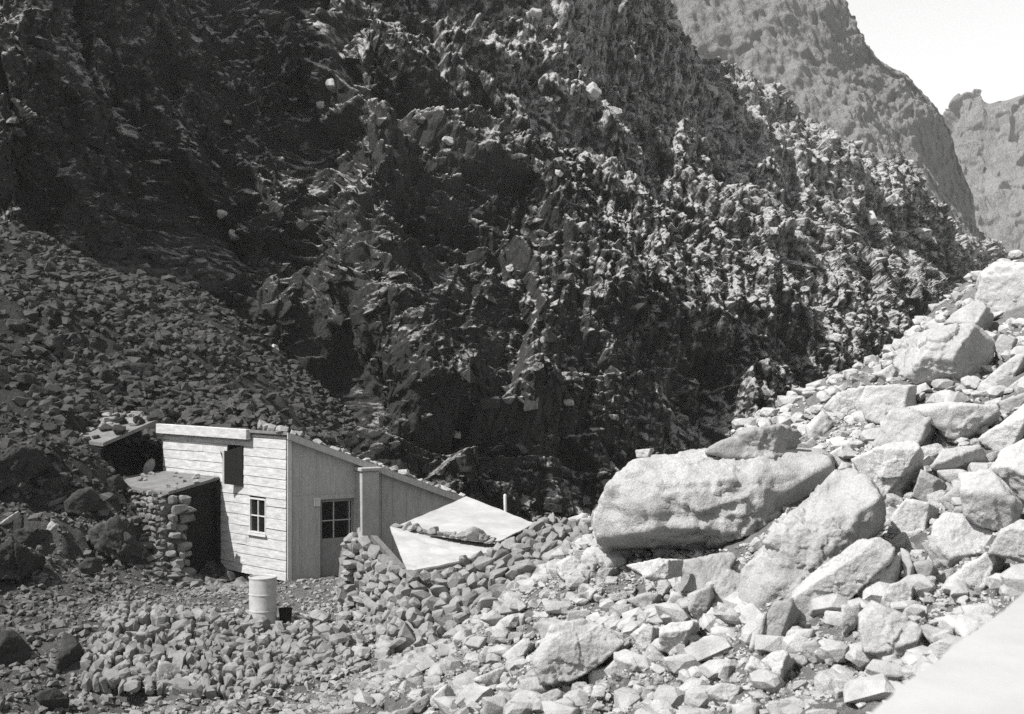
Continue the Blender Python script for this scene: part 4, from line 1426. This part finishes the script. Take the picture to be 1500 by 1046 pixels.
for i_, c_ in enumerate(MAIN):
    k_ = [1] * 9 + [.6, .55, .55, .55, .55, .58, .68, .82, .95, 1]
    sh_ = (1 - k_[i_]) * (c_[0][2] - 46)
    for j_ in range(4):
        c_[j_] = (c_[j_][0], c_[j_][1], c_[j_][2] - sh_)
for c_ in MAIN:          # steep lower cliffs, easier ground above
    d0_ = c_[0][2]
    for k_, f_ in ((1, .62), (2, .74), (3, .9)):
        c_[k_] = (c_[k_][0], c_[k_][1], d0_ + (c_[k_][2] - d0_) * f_)
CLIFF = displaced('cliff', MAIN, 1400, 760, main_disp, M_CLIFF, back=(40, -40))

RIDGE = [
    [(560, 700, 230), (600, 300, 300), (640, -100, 350), (700, -500, 380)],
    [(760, 700, 230), (790, 300, 300), (820, -80, 350), (880, -450, 380)],
    [(960, 700, 230), (980, 300, 300), (1000, -60, 350), (1040, -330, 380)],
    [(1130, 700, 230), (1120, 300, 300), (1115, 0, 350), (1120, -190, 380)],
    [(1240, 700, 235), (1225, 320, 300), (1215, 80, 350), (1205, -60, 375)],
    [(1330, 700, 240), (1300, 340, 300), (1272, 130, 350), (1240, 22, 375)],
    [(1390, 700, 250), (1345, 360, 305), (1310, 190, 350), (1268, 82, 372)],
    [(1430, 690, 260), (1385, 380, 310), (1350, 230, 352), (1318, 112, 372)],
    [(1465, 670, 270), (1420, 400, 320), (1385, 270, 360), (1345, 145, 375)],
    [(1500, 650, 285), (1450, 420, 335), (1415, 300, 368), (1376, 185, 380)],
    [(1540, 640, 300), (1490, 450, 350), (1430, 360, 378), (1393, 265, 388)],
    [(1600, 640, 320), (1560, 500, 365), (1470, 430, 388), (1412, 350, 398)],
]


def ridge_disp(p, U, V, Nn):
    lean = np.stack([p[:, 0] + .3 * p[:, 2], p[:, 1], p[:, 2] * .4], 1)
    return (5 * fbm(p / 40, 6, 200) + 1.0 * facet(p / 14, 210, .8, .6) + .7 * facet(lean / 6, 215, .8, .6) + .9 * facet(p / 3.0, 220, .9, .6) + .5 * facet(p / 1.4, 225, .9, .6) + .5 * fbm(p / 2.5, 3, 230)) * np.clip(V * 10, 0, 1) * (1 - .35 * (V > .8))


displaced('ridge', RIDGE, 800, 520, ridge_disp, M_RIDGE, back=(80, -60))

HILL = [
    [(1180, 600, 520), (1190, 420, 600), (1200, 330, 660), (1210, 270, 700)],
    [(1330, 600, 520), (1335, 400, 600), (1340, 300, 660), (1345, 232, 700)],
    [(1372, 600, 520), (1376, 380, 600), (1380, 260, 660), (1382, 184, 700)],
    [(1388, 600, 520), (1390, 380, 600), (1390, 250, 660), (1388, 158, 700)],
    [(1397, 600, 520), (1399, 380, 600), (1400, 240, 660), (1402, 141, 700)],
    [(1412, 600, 520), (1414, 380, 600), (1415, 235, 660), (1416, 138, 700)],
    [(1432, 600, 520), (1432, 380, 600), (1432, 240, 660), (1433, 139, 700)],
    [(1440, 600, 520), (1441, 380, 600), (1441, 245, 660), (1441, 153, 700)],
    [(1470, 600, 520), (1470, 380, 600), (1470, 240, 660), (1470, 151, 700)],
    [(1496, 600, 520), (1496, 380, 600), (1496, 235, 660), (1496, 143, 700)],
    [(1540, 600, 520), (1540, 370, 600), (1540, 220, 660), (1540, 128, 700)],
    [(1700, 600, 520), (1700, 350, 600), (1700, 180, 660), (1700, 70, 700)],
    [(1900, 600, 520), (1900, 330, 600), (1900, 150, 660), (1900, 30, 700)],
]


def hill_disp(p, U, V, Nn):
    return (9 * fbm(p / 70, 5, 300) * np.clip(1.5 - 1.4 * V, .15, 1) + 4 * facet(p / 22, 310, .8, .6) + 2.2 * facet(p / 8, 320, .8, .6)) * np.clip(V * 10, 0, 1)


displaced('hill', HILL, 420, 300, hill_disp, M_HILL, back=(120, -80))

# the air of the valley: thin even haze that pales the far ridge and hill
hb = MB()
hb.box((-420, -30, -11), (1100, 0, 0), (0, 900, 0), (0, 0, 330))
hz_ = hb.build('haze', None)
setp(hz_, kind='stuff')
hm_ = bpy.data.materials.new('valley_air')
hm_.use_nodes = True
ht = hm_.node_tree
ht.nodes.remove(ht.nodes['Principled BSDF'])
pv = ht.nodes.new('ShaderNodeVolumePrincipled')
pv.inputs['Color'].default_value = (.95, .95, .95, 1)
pv.inputs['Density'].default_value = 0.0003
ht.links.new(pv.outputs[0], ht.nodes['Material Output'].inputs['Volume'])
hz_.data.materials.append(hm_)


# ------------------------------------------------------------------ single stones, copied from a dozen carved ones
def in_poly(x, y, P):
    c = False
    j = len(P) - 1
    for i in range(len(P)):
        if (P[i][1] > y) != (P[j][1] > y) and x < (P[j][0] - P[i][0]) * (y - P[i][1]) / (P[j][1] - P[i][1] + 1e-9) + P[i][0]:
            c = not c
        j = i
    return c


HB_ = [(P[:, 0].min(), P[:, 0].max(), P[:, 1].min(), P[:, 1].max(), P) for P in HERO_POLYS]


def on_hero(u, v):
    return any(a_ < u < b_ and c_ < v < d_ and in_poly(u, v, P) for a_, b_, c_, d_, P in HB_)


PROTO = []
for i in range(14):
    V, F = random_rock(900 + i, 4, (1, .8, .7), p=44, n=7)
    V = roughen(V, 1.5, 40 + i, .9)
    PROTO.append((V, F))
PME = {}


def proto_mesh(i, mat):
    if (i, mat.name) not in PME:
        me = mesh_np('loose_stone', *PROTO[i])
        me.materials.append(mat)
        PME[(i, mat.name)] = me
    return PME[(i, mat.name)]


rs = random.Random(21)
USED = []
FIRST = {}


def stone(loc, size, mat, label, group, name='loose_stone', flat=1.0, sink=.25):
    i = rs.randrange(len(PROTO))
    key = name
    if key not in FIRST:
        o = bpy.data.objects.new(name, proto_mesh(i, mat))
        FIRST[key] = o
    else:
        o = FIRST[key].copy()
        o.data = proto_mesh(i, mat)
    COL.objects.link(o)
    o.scale = (size * rs.uniform(.9, 1.25), size * rs.uniform(.8, 1.1), size * rs.uniform(.7, 1.0) * flat)
    o.rotation_euler = (rs.uniform(-.5, .5), rs.uniform(-.5, .5), rs.uniform(0, 6.28))
    o.location = (loc[0], loc[1], loc[2] + size * flat * (.5 - sink))
    setp(o, label, 'stone', group)
    return o


ZONES = [
    # count, polygon (photo), pixel radius range, material, label, group
    (58, [(600, 1040), (640, 960), (760, 890), (870, 830), (900, 890), (800, 910), (760, 1000), (900, 1046), (600, 1046)], (9, 17), M_PALE, 'loose pale stone in the rubble between the stone shed and the wide smooth boulder', 'loose stones of the central rubble'),
    (34, [(870, 1000), (980, 960), (1090, 960), (1180, 990), (1290, 990), (1240, 1046), (860, 1046)], (8, 15), M_PALE, 'loose pale stone on the bare ground along the bottom edge', 'loose stones along the bottom edge'),
    (40, [(1080, 690), (1180, 600), (1300, 530), (1330, 560), (1260, 640), (1240, 700), (1180, 720)], (6, 12), M_PALE, 'small pale stone on the slope behind the huge overhanging boulder', 'loose stones behind the huge boulder'),
    (75, [(1250, 760), (1400, 560), (1500, 560), (1500, 800), (1350, 960), (1260, 880)], (11, 32), M_PALE, 'pale stone caught between the large boulders of the slope', 'stones between the large boulders'),
    (24, [(880, 850), (1100, 860), (1090, 940), (900, 930)], (8, 14), M_PALE, 'pale stone in the rubble below the huge overhanging boulder', 'stones below the huge boulder'),
    (26, [(0, 420), (120, 420), (260, 470), (370, 560), (380, 600), (150, 590), (0, 600)], (9, 22), M_DARK, 'dark rock jutting out of the scree slope behind the house', 'dark rocks in the scree'),
    (26, [(500, 900), (545, 920), (560, 1000), (480, 1040), (420, 1040), (500, 980)], (8, 14), M_MID, 'grey stone at the foot of the shed wall beside the stone bank', 'stones at the foot of the shed'),
]
for cnt, P, (r0, r1), mat, lab, grp in ZONES:
    us, vs = [q[0] for q in P], [q[1] for q in P]
    n = tries = 0
    while n < cnt and tries < 4000:
        tries += 1
        u, v = rs.uniform(min(us), max(us)), rs.uniform(min(vs), max(vs))
        rad = r0 + (r1 - r0) * rs.random() ** 2
        if not in_poly(u, v, P) or on_hero(u, v) or any((u - a_) ** 2 + (v - b_) ** 2 < (.8 * (rad + c_)) ** 2 for a_, b_, c_ in USED):
            continue
        h_ = hit(u, v)
        if h_ is None:
            continue
        USED.append((u, v, rad))
        stone(h_[1], rad * h_[0] / F_PX, mat, lab, grp)
        n += 1
# stones lying on roofs
RS = 'stones weighing down the roofs'
for k in range(26):
    s0 = -.05 + k * .19 + rs.uniform(-.1, .1)
    p = roofpt(s0, rs.uniform(-.12, .15), .07)
    stone(p, rs.uniform(.09, .19), M_PALE, 'stone weighing down the sloping edge of the house roof above the gable', RS, 'roof_stone', .7, .0)
for k in range(9):
    p = HA + FD * rs.uniform(.0, 1.3) + GD * rs.uniform(0.0, .5)
    p = p + UP * (ZT0 + sl_ * np.dot(p - HA, GD) + .07)
    stone(p, rs.uniform(.1, .2), M_MID, 'stone heaped on the roof corner above the clapboard wall', RS, 'roof_stone', .8, .0)
for k in range(15):
    t_ = (k + rs.uniform(.2, .8)) / 15
    p = A2 + (E2 - A2) * t_ + (E_ - E2) * (.3 * t_) + UP * .08
    stone(p, rs.uniform(.1, .2) if k != 12 else .28, M_MID, 'stone in the row across the pale shed roof', RS, 'roof_stone', .75, .0)
for k in range(24):
    a_, b_ = rs.random(), rs.uniform(.05, .9)
    p = L1 + (L2 - L1) * a_ + (LB_ + UP * .1) * b_ + UP * .08
    stone(p, rs.uniform(.1, .25), M_DARK if k % 3 == 0 else M_MID, 'stone lying on the roof of the dark lean-to', RS, 'roof_stone', .7, .0)
for k in range(22):
    a_, b_ = rs.random(), rs.uniform(.05, .95)
    p = P1 + (P2 - P1) * a_ + ((P4 - P1) * (1 - a_) + (P3 - P2) * a_) * b_ + UP * .07
    stone(p, rs.uniform(.05, .1), M_MID, 'small stone lying on the thin porch roof', RS, 'roof_stone', .7, .0)

# pale blocks lodged on the cliff
pc_ = proj(CLIFF)
for u, v, rad in [(786, 22, 12), (868, 136, 16), (820, 258, 7), (1225, 492, 10), (484, 132, 13), (470, 152, 8), (340, 345, 12), (398, 512, 12), (325, 318, 9),
                  (1272, 322, 12), (668, 640, 10), (1300, 296, 14), (745, 395, 9), (1010, 20, 8), (655, 208, 9), (835, 590, 9)]:
    d_ = (pc_[:, 0] - u) ** 2 + (pc_[:, 1] - v) ** 2
    c_ = np.where(d_ < 16)[0]
    if len(c_):
        j = c_[np.argmin(CLIFF[c_, 1])]
        sz_ = rad * CLIFF[j, 1] / F_PX
        stone(CLIFF[j] + np.array([0, -.3 * sz_, 0]), sz_, M_PALE, 'pale block of rock lodged on the dark cliff face', 'pale blocks on the cliff', sink=.4)

# ------------------------------------------------------------------ rubble that nobody could count
RT = [hull_rock(700 + i, 12, 0) for i in range(30)]
RT = [(V * np.array([1, .85, .7]), F) for V, F in RT]
RT2 = [(V * np.array([1, .85, .7]), F) for V, F in [hull_rock(740 + i, 18, .09) for i in range(20)]] + [random_rock(780 + i, 2, (1, .85, .7), p=40, n=6) for i in range(10)]


def rubble(name, pts, sizes, mat, seed, tmpl=RT, sink=.15):
    r = np.random.default_rng(seed)
    k = r.integers(len(tmpl), size=len(pts))
    ang = r.uniform(0, 2 * np.pi, (len(pts), 3)) * np.array([.12, .12, 1])
    Vs, Fs, b_ = [], [], 0
    for i in range(len(pts)):
        V, F = tmpl[k[i]]
        ca, sa = np.cos(ang[i]), np.sin(ang[i])
        Rz = np.array([[ca[2], -sa[2], 0], [sa[2], ca[2], 0], [0, 0, 1]])
        Rx = np.array([[1, 0, 0], [0, ca[0], -sa[0]], [0, sa[0], ca[0]]])
        Vs.append((V * sizes[i] * np.array([1.15, .95, .9])) @ (Rz @ Rx).T + pts[i] + np.array([0, 0, sizes[i] * (.5 - sink)]))
        Fs.append(F + b_)
        b_ += len(V)
    o = link(name, mesh_np(name, np.concatenate(Vs), np.concatenate(Fs), smooth=False), mat)
    setp(o, kind='stuff')


def scatter(n, box, dens, s0, s1, pw, seed):
    r = np.random.default_rng(seed)
    P = np.stack([r.uniform(box[0], box[1], n), r.uniform(box[2], box[3], n)], 1)
    P = P[r.random(n) < dens(P[:, 0], P[:, 1])]
    z_ = ground_z(P[:, 0], P[:, 1])
    sz = s0 + (s1 - s0) * r.random(len(P)) ** pw
    q = np.stack([P[:, 0], P[:, 1], z_], 1)
    pr = proj(q)
    sz = sz * (1 - .45 * np.exp(-(((P[:, 0] + 5.2) / 3.2) ** 4 + ((P[:, 1] - 30) / 2.4) ** 4)))
    keep = (pr[:, 0] > -160) & (pr[:, 0] < 1660) & (pr[:, 1] < 1200)
    # nothing inside the boulders
    for P_ in HERO_POLYS:
        c_ = P_.mean(0)
        ins = np.ones(len(pr), bool)
        for i_ in range(len(P_)):
            A, Bq = c_ + (P_[i_] - c_) * .85, c_ + (P_[(i_ + 1) % len(P_)] - c_) * .85
            e_ = Bq - A
            ins &= (e_[0] * (pr[:, 1] - A[1]) - e_[1] * (pr[:, 0] - A[0])) * np.sign(e_[0] * (c_[1] - A[1]) - e_[1] * (c_[0] - A[0])) > 0
        keep &= ~ins
    # nothing under the buildings
    rel = q - HA
    f_, g_ = rel @ FD, rel @ GD
    M2 = np.linalg.inv(np.stack([FD[:2], GD[:2]], 1))
    ab = rel[:, :2] @ M2.T
    keep &= ~((ab[:, 0] > -.25) & (ab[:, 0] < LF + .2) & (ab[:, 1] > -.3) & (ab[:, 1] < LG_ + .3))
    return q[keep], sz[keep]


sig = lambda x: 1 / (1 + np.exp(-x))
# scree on the right and in the centre
q, sz = scatter(34000, (-4, 20, 10, 40), lambda x, y: sig((x + 2.6 + .25 * (y - 24)) * 1.6) * .95 * (1 - .35 * sig((x - 4.5) * 2)), .03, .24, 3.6, 1)
rubble('rubble', q, sz, M_RUBBLE, 5, RT2)
q, sz = scatter(60000, (-4, 6.5, 12, 26), lambda x, y: sig((x + 2.6 + .25 * (y - 24)) * 1.6) * .9, .012, .05, 2.5, 11)
rubble('gravel', q, sz, M_RUBBLE, 15)
# valley floor, bank and terrace gravel
q, sz = scatter(24000, (-13, -1.5, 22, 34.5), lambda x, y: .85 - .45 * np.exp(-(((x + 5.2) / 3) ** 2 + ((y - 30) / 2.2) ** 2)), .02, .13, 3.5, 2)
rubble('gravel', q, sz, M_RUBBLE, 6)
# talus on the left
q, sz = scatter(110000, (-26, -4, 31.5, 52), lambda x, y: np.clip(.55 + .9 * vnoise(np.stack([x / 1.6, y / 1.6, x * 0], 1), 5), .1, 1) * sig((-x - 4.6) * 2), .022, .26, 6.0, 3)
rubble('talus_debris', q, sz, M_RUBBLE, 7)
# blocks lodged on the ledges of the cliff
r_ = np.random.default_rng(8)
pc = proj(CLIFF)
ok = np.where((pc[:, 0] > -60) & (pc[:, 0] < 1480) & (pc[:, 1] > -60) & (pc[:, 1] < 780) & (CLIFF[:, 1] < 170))[0]
sel = r_.choice(ok, 3500, replace=False)
sz = (.12 + .38 * r_.random(3500) ** 4) * (CLIFF[sel, 1] / 55) ** .8
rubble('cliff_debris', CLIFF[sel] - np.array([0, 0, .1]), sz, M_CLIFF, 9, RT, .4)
